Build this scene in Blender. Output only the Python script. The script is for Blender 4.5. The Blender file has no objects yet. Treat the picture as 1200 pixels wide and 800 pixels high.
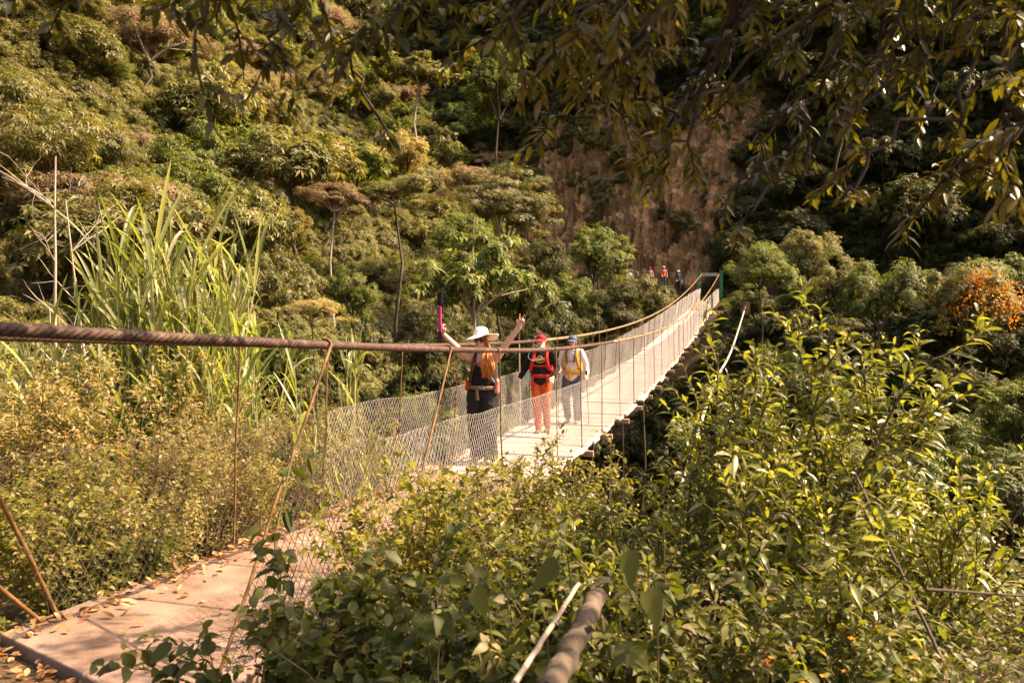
import bpy, bmesh, math, random
import numpy as np
from mathutils import Vector, Matrix, noise as mnoise

sc = bpy.context.scene
R = math.radians
# ------------------------------------------------------------------ camera, light, exposure
PITCH = 0.06
cam_d = bpy.data.cameras.new('camera'); cam = bpy.data.objects.new('camera', cam_d)
sc.collection.objects.link(cam); sc.camera = cam
cam.location = (0, 0, 0); cam.rotation_euler = (math.pi / 2 - PITCH, 0, 0)
cam_d.sensor_width = 36.0; cam_d.lens = 30.0; cam_d.clip_start = 0.05; cam_d.clip_end = 600
cam_d.dof.use_dof = True; cam_d.dof.focus_distance = 11.5; cam_d.dof.aperture_fstop = 4.5

SUN_AZ, SUN_EL = R(82), R(47)          # azimuth clockwise from +Y
SUN = Vector((math.cos(SUN_EL) * math.sin(SUN_AZ), math.cos(SUN_EL) * math.cos(SUN_AZ), math.sin(SUN_EL)))
w = bpy.data.worlds.new('World'); sc.world = w; w.use_nodes = True
nt = w.node_tree; bg = nt.nodes['Background']
sky = nt.nodes.new('ShaderNodeTexSky'); sky.sky_type = 'NISHITA'; sky.sun_disc = False
sky.sun_elevation = SUN_EL; sky.sun_rotation = SUN_AZ
sky.dust_density = 6.0; sky.ozone_density = 0.3; sky.air_density = 0.8
nt.links.new(sky.outputs[0], bg.inputs[0]); bg.inputs[1].default_value = 0.14
sd = bpy.data.lights.new('sun', 'SUN'); sd.energy = 5.0; sd.angle = R(0.5); sd.color = (1.0, 0.82, 0.66)
so = bpy.data.objects.new('sun', sd); sc.collection.objects.link(so)
so.rotation_euler = SUN.to_track_quat('Z', 'Y').to_euler(); so.location = (20, 10, 40)
vs = sc.view_settings; vs.view_transform = 'Standard'; vs.look = 'None'; vs.gamma = 1.0; vs.use_curve_mapping = False
vs.exposure = 1.75
vs.use_white_balance = True; vs.white_balance_temperature = 7750; vs.white_balance_tint = 12
cy = sc.cycles
cy.max_bounces = 6; cy.diffuse_bounces = 3; cy.glossy_bounces = 2; cy.transmission_bounces = 4; cy.transparent_max_bounces = 8
cy.use_denoising = True; cy.sample_clamp_indirect = 4.0
cy.caustics_reflective = False; cy.caustics_refractive = False

# ------------------------------------------------------------------ helpers
COL = sc.collection
def link(o, parent=None):
    COL.objects.link(o)
    if parent is not None: o.parent = parent
    return o
def tag(o, label=None, cat=None, group=None, kind=None):
    if label: o['label'] = label
    if cat: o['category'] = cat
    if group: o['group'] = group
    if kind: o['kind'] = kind
    return o
def empty(name, loc=(0, 0, 0), rz=0.0, parent=None):
    o = bpy.data.objects.new(name, None); o.empty_display_size = 0.2
    o.location = loc; o.rotation_euler = (0, 0, rz)
    return link(o, parent)
CF = Vector((0, math.cos(PITCH), -math.sin(PITCH))); CU = Vector((0, math.sin(PITCH), math.cos(PITCH)))
def at(px, py, d):
    """a point of the place as the photograph's survey gives it: 1200x800 pixel and distance along the lens axis"""
    return CF * d + CU * ((400 - py) / 1000 * d) + Vector(((px - 600) / 1000 * d, 0, 0))

class MB:
    """collects vertices, triangles/quads, a material index and a per-vertex 0..1 value; builds ONE mesh"""
    def __init__(s): s.v = []; s.f = []; s.m = []; s.r = []; s.n = 0
    def add(s, v, f, mat=0, rnd=0.5):
        v = np.asarray(v, float).reshape(-1, 3); f = np.asarray(f, int)
        if f.shape[1] == 4: f = np.concatenate([f[:, [0, 1, 2]], f[:, [0, 2, 3]]])
        s.v.append(v); s.f.append(f + s.n); s.m.append(np.full(len(f), mat, int))
        s.r.append(np.broadcast_to(np.asarray(rnd, float), (len(v),)).copy()); s.n += len(v)
        return s
    def mesh(s, name, mats, smooth=True):
        me = bpy.data.meshes.new(name)
        v = np.concatenate(s.v); f = np.concatenate(s.f); m = np.concatenate(s.m); r = np.concatenate(s.r)
        me.vertices.add(len(v)); me.vertices.foreach_set('co', v.astype(np.float32).ravel())
        me.loops.add(len(f) * 3); me.loops.foreach_set('vertex_index', f.astype(np.int32).ravel())
        me.polygons.add(len(f)); me.polygons.foreach_set('loop_start', np.arange(0, len(f) * 3, 3, dtype=np.int32))
        me.update(calc_edges=True)
        me.polygons.foreach_set('material_index', m.astype(np.int32))
        me.polygons.foreach_set('use_smooth', np.full(len(f), bool(smooth)))
        a = me.attributes.new('rnd', 'FLOAT', 'POINT'); a.data.foreach_set('value', r.astype(np.float32))
        for x in (mats if isinstance(mats, (list, tuple)) else [mats]): me.materials.append(x)
        me.update(); return me
    def build(s, name, mats, parent=None, smooth=True):
        return link(bpy.data.objects.new(name, s.mesh(name, mats, smooth)), parent)

def nrmz(a): return a / np.maximum(np.linalg.norm(a, axis=-1, keepdims=True), 1e-9)
def frames(P):
    """tangents and a twist-free-enough side/up pair along a polyline"""
    P = np.asarray(P, float); T = np.gradient(P, axis=0); T = nrmz(T)
    ref = np.array([0, 0, 1.0]) if abs(T[:, 2]).mean() < 0.8 else np.array([1.0, 0.0, 0])
    S = nrmz(np.cross(T, ref)); U = np.cross(S, T)
    return T, S, U
def tube(mb, P, rad, sides=6, mat=0, cap=True, rnd=0.5):
    P = np.asarray(P, float); n = len(P); rad = np.broadcast_to(np.asarray(rad, float), (n,))
    T, S, U = frames(P)
    a = np.arange(sides) * 2 * math.pi / sides
    V = P[:, None] + rad[:, None, None] * (np.cos(a)[None, :, None] * S[:, None] + np.sin(a)[None, :, None] * U[:, None])
    i = np.arange(n - 1)[:, None] * sides; j = np.arange(sides)[None]; k = (j + 1) % sides
    F = np.stack([i + j, i + k, i + sides + k, i + sides + j], -1).reshape(-1, 4)
    V = V.reshape(-1, 3)
    mb.add(V, F, mat, rnd)
    if cap:
        for e, c in ((0, P[0]), (n - 1, P[-1])):
            ring = V[e * sides:(e + 1) * sides]
            vv = np.vstack([ring, c]); ff = [(q, (q + 1) % sides, sides) for q in range(sides)]
            mb.add(vv, ff, mat, rnd)
    return mb
def box(mb, c, sx, sy, sz, ax=None, mat=0, bev=0.0, rnd=0.5):
    """box with optional axes (3x3 rows) and chamfered top/bottom edges"""
    ax = np.eye(3) if ax is None else np.asarray(ax, float)
    h = np.array([sx, sy, sz]) / 2; b = min(bev, h.min() * 0.45)
    if b <= 0:
        q = [(x, y, z) for z in (-1, 1) for (x, y) in ((-1, -1), (1, -1), (1, 1), (-1, 1))]
        L = np.array(q) * h
        F = [(3, 2, 1, 0), (4, 5, 6, 7), (0, 1, 5, 4), (1, 2, 6, 5), (2, 3, 7, 6), (3, 0, 4, 7)]
    else:
        L = []
        for z, ins in ((-h[2], b), (-h[2] + b, 0), (h[2] - b, 0), (h[2], b)):
            for (x, y) in ((-1, -1), (1, -1), (1, 1), (-1, 1)): L.append((x * (h[0] - ins), y * (h[1] - ins), z))
        L = np.array(L); F = [(3, 2, 1, 0), (12, 13, 14, 15)]
        for l in range(3):
            for q in range(4): F.append((l * 4 + q, l * 4 + (q + 1) % 4, l * 4 + 4 + (q + 1) % 4, l * 4 + 4 + q))
    mb.add(np.asarray(c, float) + L @ ax, F, mat, rnd); return mb
def runit(rng, n):
    v = rng.normal(size=(n, 3)); return nrmz(v)

SECT = {  # (position along the leaf, half-width share)
    'kite': [(0.45, 1.0)],
    'lance': [(0.2, 0.75), (0.48, 1.0), (0.78, 0.55)],
    'oval': [(0.15, 0.65), (0.42, 1.0), (0.75, 0.72)],
    'heart': [(0.04, 0.8), (0.28, 1.0), (0.65, 0.6)],
    'strap': [(0.06, 0.7), (0.2, 1.0), (0.36, 1.0), (0.52, 0.92), (0.68, 0.75), (0.84, 0.48)],
}
class Leaves:
    def __init__(s): s.a = []
    def add(s, pos, d, n, ln, wd, rnd, droop=0.2):
        pos = np.atleast_2d(np.asarray(pos, float)); k = len(pos)
        f = lambda x: np.broadcast_to(np.asarray(x, float), (k,)).copy()
        g = lambda x: np.broadcast_to(np.atleast_2d(np.asarray(x, float)), (k, 3)).copy()
        s.a.append((pos, g(d), g(n), f(ln), f(wd), f(rnd), f(droop)))
    def count(s): return sum(len(x[0]) for x in s.a)
    def into(s, mb, shape='kite', fold=0.25, mat=0):
        pos, d, n, ln, wd, rnd, dr = [np.concatenate(c) for c in zip(*s.a)]
        d = nrmz(d); n = nrmz(n - d * (n * d).sum(1)[:, None] + 1e-6); sd = np.cross(d, n)
        N = len(pos); down = np.array([0, 0, -1.0])
        def pt(t): return pos + d * (ln * t)[:, None] + down * (dr * ln * t * t)[:, None]
        V = [pos]
        for t, hw in SECT[shape]:
            c = pt(t); x = sd * (wd * hw * 0.5)[:, None]; z = n * (wd * hw * 0.5 * fold)[:, None]
            V += [c + x + z, c, c - x + z]
        V.append(pt(1.0)); m = len(V)
        VV = np.stack(V, 1).reshape(-1, 3)
        F = [(0, 2, 1), (0, 3, 2)]
        ns = len(SECT[shape])
        for q in range(ns - 1):
            a = 1 + 3 * q; b = a + 3
            F += [(a, a + 1, b + 1), (a, b + 1, b), (a + 1, a + 2, b + 2), (a + 1, b + 2, b + 1)]
        a = 1 + 3 * (ns - 1)
        F += [(a, a + 1, m - 1), (a + 1, a + 2, m - 1)]
        FF = (np.arange(N)[:, None, None] * m + np.array(F)[None]).reshape(-1, 3)
        mb.add(VV, FF, mat, np.repeat(rnd, m)); return mb

# ------------------------------------------------------------------ materials
def _nodes(name):
    m = bpy.data.materials.new(name); m.use_nodes = True
    t = m.node_tree; return m, t, t.nodes['Principled BSDF'], t.nodes['Material Output']
def _ramp(t, stops, mode='LINEAR'):
    r = t.nodes.new('ShaderNodeValToRGB'); e = r.color_ramp.elements; r.color_ramp.interpolation = mode
    while len(e) < len(stops): e.new(0.5)
    for i, (p, c) in enumerate(stops): e[i].position = p; e[i].color = (*c, 1)
    return r
def leaf_mat(name, stops, trans=0.35, rough=0.5, spec=0.25, tcol=(1.0, 1.0, 0.5), objvar=0.25):
    m, t, b, out = _nodes(name)
    at_ = t.nodes.new('ShaderNodeAttribute'); at_.attribute_name = 'rnd'
    r = _ramp(t, stops); t.links.new(at_.outputs['Fac'], r.inputs[0])
    oi = t.nodes.new('ShaderNodeObjectInfo'); mr = t.nodes.new('ShaderNodeMapRange')
    mr.inputs[3].default_value = 1 - objvar; mr.inputs[4].default_value = 1 + objvar
    t.links.new(oi.outputs['Random'], mr.inputs[0])
    hsv = t.nodes.new('ShaderNodeHueSaturation'); t.links.new(r.outputs[0], hsv.inputs['Color']); t.links.new(mr.outputs[0], hsv.inputs['Value'])
    t.links.new(hsv.outputs[0], b.inputs['Base Color'])
    b.inputs['Roughness'].default_value = rough; b.inputs['Specular IOR Level'].default_value = spec
    tr = t.nodes.new('ShaderNodeBsdfTranslucent'); mx = t.nodes.new('ShaderNodeMixRGB'); mx.blend_type = 'MULTIPLY'; mx.inputs[0].default_value = 1
    mx.inputs[2].default_value = (*[c * 1.9 for c in tcol], 1); t.links.new(hsv.outputs[0], mx.inputs[1]); t.links.new(mx.outputs[0], tr.inputs[0])
    ms = t.nodes.new('ShaderNodeMixShader'); ms.inputs[0].default_value = trans
    t.links.new(b.outputs[0], ms.inputs[1]); t.links.new(tr.outputs[0], ms.inputs[2]); t.links.new(ms.outputs[0], out.inputs[0])
    return m
def noise_mat(name, stops, scale=8.0, rough=0.8, metal=0.0, bump=0.0, detail=6.0, bscale=None, spec=0.3, stretch=None, coord='Object'):
    m, t, b, out = _nodes(name)
    tc = t.nodes.new('ShaderNodeTexCoord'); mp = t.nodes.new('ShaderNodeMapping')
    if stretch: mp.inputs['Scale'].default_value = stretch
    t.links.new(tc.outputs[coord], mp.inputs[0])
    n = t.nodes.new('ShaderNodeTexNoise'); n.inputs['Scale'].default_value = scale; n.inputs['Detail'].default_value = detail; n.inputs['Roughness'].default_value = 0.62
    t.links.new(mp.outputs[0], n.inputs['Vector'])
    r = _ramp(t, stops); t.links.new(n.outputs['Fac'], r.inputs[0]); t.links.new(r.outputs[0], b.inputs['Base Color'])
    b.inputs['Roughness'].default_value = rough; b.inputs['Metallic'].default_value = metal; b.inputs['Specular IOR Level'].default_value = spec
    if bump:
        n2 = t.nodes.new('ShaderNodeTexNoise'); n2.inputs['Scale'].default_value = bscale or scale * 4; n2.inputs['Detail'].default_value = 8
        t.links.new(mp.outputs[0], n2.inputs['Vector'])
        bp = t.nodes.new('ShaderNodeBump'); bp.inputs['Strength'].default_value = bump; bp.inputs['Distance'].default_value = 0.02
        t.links.new(n2.outputs['Fac'], bp.inputs['Height']); t.links.new(bp.outputs[0], b.inputs['Normal'])
    return m
def two(c, k=0.75): return [(0.3, tuple(x * k for x in c)), (0.7, c)]
def cloth(name, c, k=0.7, rough=0.85, scale=25): return noise_mat(name, two(c, k), scale, rough, bump=0.15, bscale=180, spec=0.2)

M = {}
M['soil'] = noise_mat('soil', [(0.3, (0.02, 0.014, 0.007)), (0.5, (0.065, 0.04, 0.02)), (0.7, (0.05, 0.036, 0.016))], 3.0, 0.95, bump=0.6, bscale=6, coord='Object')
M['rock'] = noise_mat('rock', [(0.30, (0.05, 0.026, 0.011)), (0.42, (0.28, 0.145, 0.058)), (0.50, (0.15, 0.085, 0.04)), (0.60, (0.40, 0.225, 0.10)), (0.72, (0.20, 0.105, 0.045))], 0.8, 0.95, bump=1.0, bscale=4.5, stretch=(1.2, 1.2, .85))
M['bark'] = noise_mat('bark', [(0.3, (0.045, 0.032, 0.022)), (0.6, (0.10, 0.075, 0.053)), (0.8, (0.17, 0.14, 0.105))], 6, 0.9, bump=0.5, bscale=24, stretch=(1, 1, 0.25))
M['bark_pale'] = noise_mat('bark_pale', [(0.3, (0.22, 0.17, 0.12)), (0.7, (0.42, 0.35, 0.27))], 5, 0.85, bump=0.3, stretch=(1, 1, 0.3))
M['bark_dark'] = noise_mat('bark_dark', [(0.3, (0.025, 0.018, 0.012)), (0.7, (0.07, 0.05, 0.03))], 8, 0.85, bump=0.4)
M['stem'] = noise_mat('stem', [(0.3, (0.05, 0.045, 0.015)), (0.7, (0.13, 0.10, 0.04))], 12, 0.75)
M['slab'] = noise_mat('slab', [(0.30, (0.075, 0.044, 0.027)), (0.43, (0.145, 0.090, 0.060)), (0.54, (0.19, 0.125, 0.09)), (0.72, (0.26, 0.185, 0.145))], 1.9, 0.9, bump=0.35, bscale=45)
M['plank'] = noise_mat('plank', [(0.25, (0.19, 0.15, 0.125)), (0.5, (0.30, 0.252, 0.225)), (0.75, (0.375, 0.325, 0.295))], 3.0, 0.85, bump=0.4, bscale=22, stretch=(0.5, 3.0, 1))
M['plank_brown'] = noise_mat('plank_brown', [(0.3, (0.22, 0.13, 0.075)), (0.7, (0.36, 0.23, 0.15))], 3, 0.9, bump=0.3)
M['rope'] = noise_mat('wire_rope', [(0.3, (0.03, 0.017, 0.012)), (0.55, (0.075, 0.042, 0.03)), (0.75, (0.14, 0.085, 0.06))], 14, 0.62, metal=0.25, bump=0.3, bscale=90)
M['rope_far'] = noise_mat('rusty_rope', [(0.3, (0.17, 0.10, 0.05)), (0.7, (0.28, 0.18, 0.10))], 5, 0.6, metal=0.2)
M['rust'] = noise_mat('rusty_rod', [(0.25, (0.05, 0.024, 0.012)), (0.5, (0.15, 0.075, 0.028)), (0.75, (0.25, 0.14, 0.05))], 9, 0.65, metal=0.2, bump=0.2)
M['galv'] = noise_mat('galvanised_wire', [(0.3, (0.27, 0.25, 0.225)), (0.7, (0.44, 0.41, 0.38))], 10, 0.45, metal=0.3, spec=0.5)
M['shade_wire'] = noise_mat('shade_toned_wire', [(0.3, (0.05, 0.04, 0.032)), (0.7, (0.13, 0.105, 0.085))], 10, 0.6, metal=0.2, spec=0.3)  # darker copy of the mesh wire; shade by the entrance put into its colour
M['green_paint'] = noise_mat('green_paint', [(0.3, (0.012, 0.11, 0.05)), (0.7, (0.02, 0.17, 0.075))], 4, 0.5, bump=0.1)
M['pale_paint'] = noise_mat('pale_paint', [(0.3, (0.20, 0.20, 0.17)), (0.7, (0.34, 0.34, 0.30))], 4, 0.6)
M['litter'] = leaf_mat('dry_leaf', [(0, (0.10, 0.045, 0.018)), (0.4, (0.24, 0.115, 0.045)), (0.75, (0.36, 0.2, 0.09)), (1, (0.42, 0.28, 0.14))], 0.15, 0.7, 0.2, (1, .8, .5))
Y = lambda *c: [(i / (len(c) - 1), x) for i, x in enumerate(c)]
M['leaf_bright'] = leaf_mat('leaf_bright', Y((0.055, 0.07, 0.012), (0.115, 0.13, 0.022), (0.17, 0.175, 0.035), (0.23, 0.215, 0.06), (0.36, 0.31, 0.19)), 0.48, 0.34, 0.5, (1.0, 1.0, 0.36))
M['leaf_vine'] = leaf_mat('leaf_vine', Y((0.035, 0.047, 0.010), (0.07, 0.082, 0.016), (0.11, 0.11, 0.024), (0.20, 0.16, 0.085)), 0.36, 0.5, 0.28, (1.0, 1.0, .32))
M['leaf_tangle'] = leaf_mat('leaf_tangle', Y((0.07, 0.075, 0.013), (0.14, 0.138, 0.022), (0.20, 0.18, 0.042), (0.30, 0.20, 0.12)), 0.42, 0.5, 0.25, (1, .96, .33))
M['leaf_pale'] = leaf_mat('leaf_pale', Y((0.11, 0.10, 0.03), (0.20, 0.17, 0.055), (0.27, 0.22, 0.09), (0.37, 0.25, 0.16)), 0.35, 0.6, 0.2, (1, .92, .45))
M['leaf_olive'] = leaf_mat('leaf_olive', Y((0.055, 0.058, 0.014), (0.105, 0.102, 0.025), (0.16, 0.145, 0.045), (0.26, 0.21, 0.10)), 0.3, 0.5, 0.3, (1, .97, .38))
M['leaf_pink'] = leaf_mat('leaf_pink', Y((0.13, 0.095, 0.05), (0.20, 0.145, 0.085), (0.28, 0.20, 0.13)), 0.3, 0.6, 0.2, (1, .87, .5))
M['leaf_green'] = leaf_mat('leaf_green', Y((0.045, 0.06, 0.010), (0.085, 0.105, 0.018), (0.13, 0.145, 0.03), (0.18, 0.17, 0.06)), 0.34, 0.5, 0.28, (1, 1, .35))
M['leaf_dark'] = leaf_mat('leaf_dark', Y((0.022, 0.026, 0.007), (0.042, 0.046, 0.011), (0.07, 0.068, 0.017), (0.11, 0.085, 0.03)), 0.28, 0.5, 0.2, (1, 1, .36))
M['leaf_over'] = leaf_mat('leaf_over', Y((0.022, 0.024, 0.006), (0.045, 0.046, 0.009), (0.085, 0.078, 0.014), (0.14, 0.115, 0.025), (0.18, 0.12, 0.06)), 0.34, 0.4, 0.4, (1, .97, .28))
M['grass'] = leaf_mat('cane_leaf', Y((0.085, 0.115, 0.024), (0.155, 0.185, 0.05), (0.235, 0.25, 0.095), (0.38, 0.35, 0.22)), 0.45, 0.4, 0.45, (1, 1, .42))
M['flower'] = leaf_mat('orange_flower', Y((0.34, 0.11, 0.012), (0.50, 0.19, 0.016), (0.58, 0.27, 0.03)), 0.35, 0.6, 0.2, (1, .7, .3))

# ------------------------------------------------------------------ the lie of the land
S_ = 1.3; TH = 0.2726; STH, CTH = math.sin(TH), math.cos(TH)
def zdeck(s):
    u = np.clip(np.asarray(s, float) / (30 * S_), -0.2, 1.95)
    return S_ * (-1.1617 - 3.0384 * u + 3.5279 * u * u - 0.9396 * u ** 3)
def zcab(s):
    u = np.asarray(s, float) / (30 * S_)
    return S_ * (0.138 - 3.0957 * u + 2.6031 * u * u - 0.3658 * u ** 3)
def bxy(s, lat): return -3.319 + s * STH + lat * CTH, s * CTH - lat * STH
def bp(s, lat, dz=0.0):
    x, y = bxy(s, lat); return Vector((float(x), float(y), float(zdeck(s)) + dz))
def sm(t): t = np.clip(t, 0, 1); return t * t * (3 - 2 * t)
def nz(x, y, f, seed=0.0):
    """cheap smooth noise from rotated sines, about -1..1"""
    r = 0
    for k, (a, b, p) in enumerate(((1, .3, 0), (-.6, 1.1, 1.7), (1.7, -1.3, 4.1), (.9, 2.1, 2.2), (-2.6, .7, 5.5))):
        r = r + np.sin((a * x + b * y) * f + p + seed * (k + 1)) / (1 + .4 * k)
    return r / 2.6
TOE = np.array([16.0, 77.0]); GQ = np.array([0.643, 0.766])
def H(x, y):
    x = np.asarray(x, float); y = np.asarray(y, float)
    ye = 9.5 - 0.9 * np.clip(x + 2.4, 0, 5.5) - 0.35 * np.clip(-3 - x, 0, 30)
    near = sm(1 - (y - ye) / 13.0)
    q = (x - TOE[0]) * GQ[0] + (y - TOE[1]) * GQ[1]
    far = sm((q + 26) / 18.0)
    ql = (x + 14) * -0.95 + (y - 40) * 0.3
    lef = sm((ql + 16) / 15.0)
    base = -15 + 13.0 * np.maximum(near, 0) + 0 * x
    zn = -15 + 13.05 * near - 0.05 * np.clip(y, 0, 9)
    zf = -15 + 13.9 * far + 1.5 * np.clip(q, 0, 60) + 0.0
    zl = -15 + 13.5 * lef + 1.08 * np.clip(ql, 0, 60)
    z = np.maximum(np.maximum(zn, zf), zl)
    d = np.hypot(x, y)
    z = z + nz(x, y, .16) * np.clip((d - 14) / 20, 0, 1) * 1.1 + nz(x, y, 1.3, 2.0) * 0.07
    # keep the ground under the deck and its two ends
    s = (x + 3.319) * STH + y * CTH; lat = (x + 3.319) * CTH - y * STH
    dk = zdeck(s) - 0.16 - 0.25 * np.clip(np.abs(lat) - 1.2, 0, 3)
    inb = (np.abs(lat) < 4.2) & (s > 2) & (s < 74)
    z = np.where(inb, np.minimum(z, dk + np.clip(np.abs(lat) - 1.2, 0, 3) * 0.6), z)
    z = np.where((np.abs(lat) < 2.2) & (s > 2.6) & (s <= 4.75), np.maximum(z, zdeck(s) - .075 - .25 * np.clip(np.abs(lat) - .9, 0, 3)), z)
    return z
def h1(x, y): return float(H(x, y))
def hit(px, py, d0=9.0, d1=170.0):
    """distance along the lens axis at which a line of sight meets the land"""
    d = np.linspace(d0, d1, 700)
    P = np.array([at(px, py, v) for v in (1.0,)][0])
    X, Yy, Z = P[0] * d, P[1] * d, P[2] * d
    k = np.where(H(X, Yy) > Z)[0]
    return float(d[k[0]]) if len(k) else d1

# ground: one sheet, finer near the camera
gx = np.concatenate([np.linspace(-260, -60, 22)[:-1], np.linspace(-60, -14, 60)[:-1], np.linspace(-14, 12, 105)[:-1], np.linspace(12, 60, 60)[:-1], np.linspace(60, 260, 22)])
gy = np.concatenate([np.linspace(-120, -6, 16)[:-1], np.linspace(-6, 16, 88)[:-1], np.linspace(16, 120, 120)[:-1], np.linspace(120, 300, 20)])
GX, GY = np.meshgrid(gx, gy); GZ = H(GX, GY)
GZ = np.where(GY < 3, np.minimum(GZ, -1.75 + 0 * GX), GZ)
ny, nx = GX.shape; ii = np.arange(ny - 1)[:, None] * nx + np.arange(nx - 1)[None]
gm = MB(); gm.add(np.stack([GX, GY, GZ], -1).reshape(-1, 3), np.stack([ii, ii + 1, ii + nx + 1, ii + nx], -1).reshape(-1, 4))
def ground_z(x, y):
    i = int(np.clip(np.searchsorted(gx, x) - 1, 0, nx - 2)); j = int(np.clip(np.searchsorted(gy, y) - 1, 0, ny - 2))
    a = (x - gx[i]) / (gx[i + 1] - gx[i]); b = (y - gy[j]) / (gy[j + 1] - gy[j])
    return float((GZ[j, i] * (1 - a) + GZ[j, i + 1] * a) * (1 - b) + (GZ[j + 1, i] * (1 - a) + GZ[j + 1, i + 1] * a) * b)
tag(gm.build('ground', M['soil']), kind='structure')

# bare rock face above the far end of the bridge
TU = np.array([-0.766, 0.643])
nu, nv = 150, 84
uu = np.linspace(-3.5, 33, nu); vv = np.linspace(0, 16.5, nv)
rm = np.zeros((nv, nu, 3))
for j, q in enumerate(vv):
    for i, u in enumerate(uu):
        x = TOE[0] + TU[0] * u + GQ[0] * q; y = TOE[1] + TU[1] * u + GQ[1] * q
        z = -1.1 + 1.5 * q
        p = Vector((u * 0.33, q * 0.5, 3.1))
        b = mnoise.fractal(p, 0.85, 2.2, 7) * 0.7 + abs(mnoise.noise(Vector((u * 1.3, q * 0.35, 7)))) * 0.9 - .8 * max(0, .25 - abs(mnoise.noise(Vector((u * .5 + q * .2, q * .25, 3))))) * 3 + 0.07 * mnoise.cell(Vector((u * .9 + .4 * q, q * 1.1, 2)))
        lv_ = q * .55 + u * .12 + .5 * mnoise.noise(Vector((u * .3, q * .3, 1.7))); fr = lv_ - math.floor(lv_); led = (fr ** 3) * 1.1 - .4 + .25 * abs(mnoise.noise(Vector((u * 2.2, q * .8, 5))))
        e = min(1, (u + 3.5) / 4, (33 - u) / 5, (16.5 - q) / 3.5, (q + 0.3) / 0.8)
        off = (0.9 + b + led) * max(0, e) - 1.3 * (1 - max(0, min(1, e)))
        rm[j, i] = (x - GQ[0] * 0.83 * off, y - GQ[1] * 0.83 * off, z + 0.55 * off + 0.2)
ii = np.arange(nv - 1)[:, None] * nu + np.arange(nu - 1)[None]
rb = MB(); rb.add(rm.reshape(-1, 3), np.stack([ii, ii + 1, ii + nu + 1, ii + nu], -1).reshape(-1, 4))
tag(rb.build('rock_face', M['rock'], smooth=False), 'bare brown rock face on the slope above the far end of the bridge', 'rock face', kind='structure')
# ------------------------------------------------------------------ the suspension bridge (one thing)
rng = np.random.default_rng(7); random.seed(7)
bridge = empty('suspension_bridge', bp(4.35, 0))
tag(bridge, 'narrow pedestrian suspension bridge with pale boards and wire mesh sides', 'bridge')
BO = np.array(bridge.location)
def bpart(mb, name, mats, smooth=True):
    for k in range(len(mb.v)): mb.v[k] = mb.v[k] - BO
    return mb.build(name, mats, bridge, smooth)
DW, WC = 0.78, 0.69
def axes_at(s, roll=0.0, yaw=0.0):
    t = np.array(bp(s + .05, 0) - bp(s - .05, 0)); t /= np.linalg.norm(t)
    sd = np.array([CTH, -STH, 0]); sd = sd + roll * np.array([0, 0, 1.0]) + yaw * t; sd /= np.linalg.norm(sd)
    t = t - sd * (t @ sd); t /= np.linalg.norm(t); up = np.cross(sd, t)
    return np.stack([sd, t, up])
# boards: long slabs at the near end, then weathered boards
def entry_slab(l0, l1, f0, f1, b):
    T = [bp(f0, l0), bp(f1, l1), bp(b, l1), bp(b, l0)]
    mb = MB(); v = [np.array(p) + [0, 0, dz] for dz in (-.085, -.006) for p in T]
    v += [np.array(p.lerp(sum(T, Vector()) / 4, .012)) for p in T]
    mb.add(v, [(3, 2, 1, 0), (0, 1, 5, 4), (1, 2, 6, 5), (2, 3, 7, 6), (3, 0, 4, 7), (4, 5, 9, 8), (5, 6, 10, 9), (6, 7, 11, 10), (7, 4, 8, 11), (8, 9, 10, 11)])
    bpart(mb, 'slab', M['slab'], False)
entry_slab(-.82, 0.05, 4.62, 4.28, 5.40); entry_slab(.062, .82, 4.27, 3.95, 5.40)
s = 5.412
while s < 71.2:
    near = s < 10.5
    L = (0.92 + rng.uniform(-.05, .05)) if near else rng.uniform(0.50, 0.66)
    mb = MB(); c = s + L / 2
    gap = 0.012 if near else 0.03
    ax = axes_at(c, rng.normal(0, 0.004 if near else .012), rng.normal(0, 0.004 if near else .012))
    wdt = 2 * DW + (0.02 if near else rng.uniform(-.03, .12)); th = 0.07 if near else 0.05
    ctr = np.array(bp(c, rng.normal(0, .004 if near else .035), -th / 2 + rng.normal(0, 0.002 if near else .006)))
    if near and s < 8.5:      # the slabs are cast in two halves with a joint down the middle
        k = rng.uniform(-.1, .1)
        for sg, m in ((-1, k), (1, k)):
            ww = wdt / 2 + sg * -m
            mbh = MB(); box(mbh, ctr + ax[0] * (sg * (wdt / 4) + (m / 2)), ww - .012, L - gap, th, ax, bev=.008)
            bpart(mbh, 'slab', M['slab'], False)
    else:
        box(mb, ctr, wdt, L - gap, th, ax, bev=.006)
        bpart(mb, 'slab' if near else 'plank', M['slab'] if near else (M['plank'] if c < 58 else M['plank_brown']), False)
    s += L
# bearers under the boards, at every hanger
HR = [7.7, 9.35, 11.9, 13.6, 15.45, 17.55, 19.65]
while HR[-1] < 68: HR.append(HR[-1] + 2.05)
HL = [6.75, 8.2, 10.0, 11.95, 14.0]
while HL[-1] < 68: HL.append(HL[-1] + 2.1)
for s in HR:
    mb = MB(); ax = axes_at(s)
    box(mb, np.array(bp(s, 0, -0.10)), 1.86, .07, .09, ax, bev=.005); bpart(mb, 'cross_beam', M['plank_brown'], False)
for lat in (-0.6, 0.6):
    mb = MB(); ss = np.arange(4.6, 71.5, .5)
    tube(mb, [np.array(bp(q, lat, -.175)) for q in ss], .022, 6); bpart(mb, 'floor_cable', M['rope'])
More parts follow.
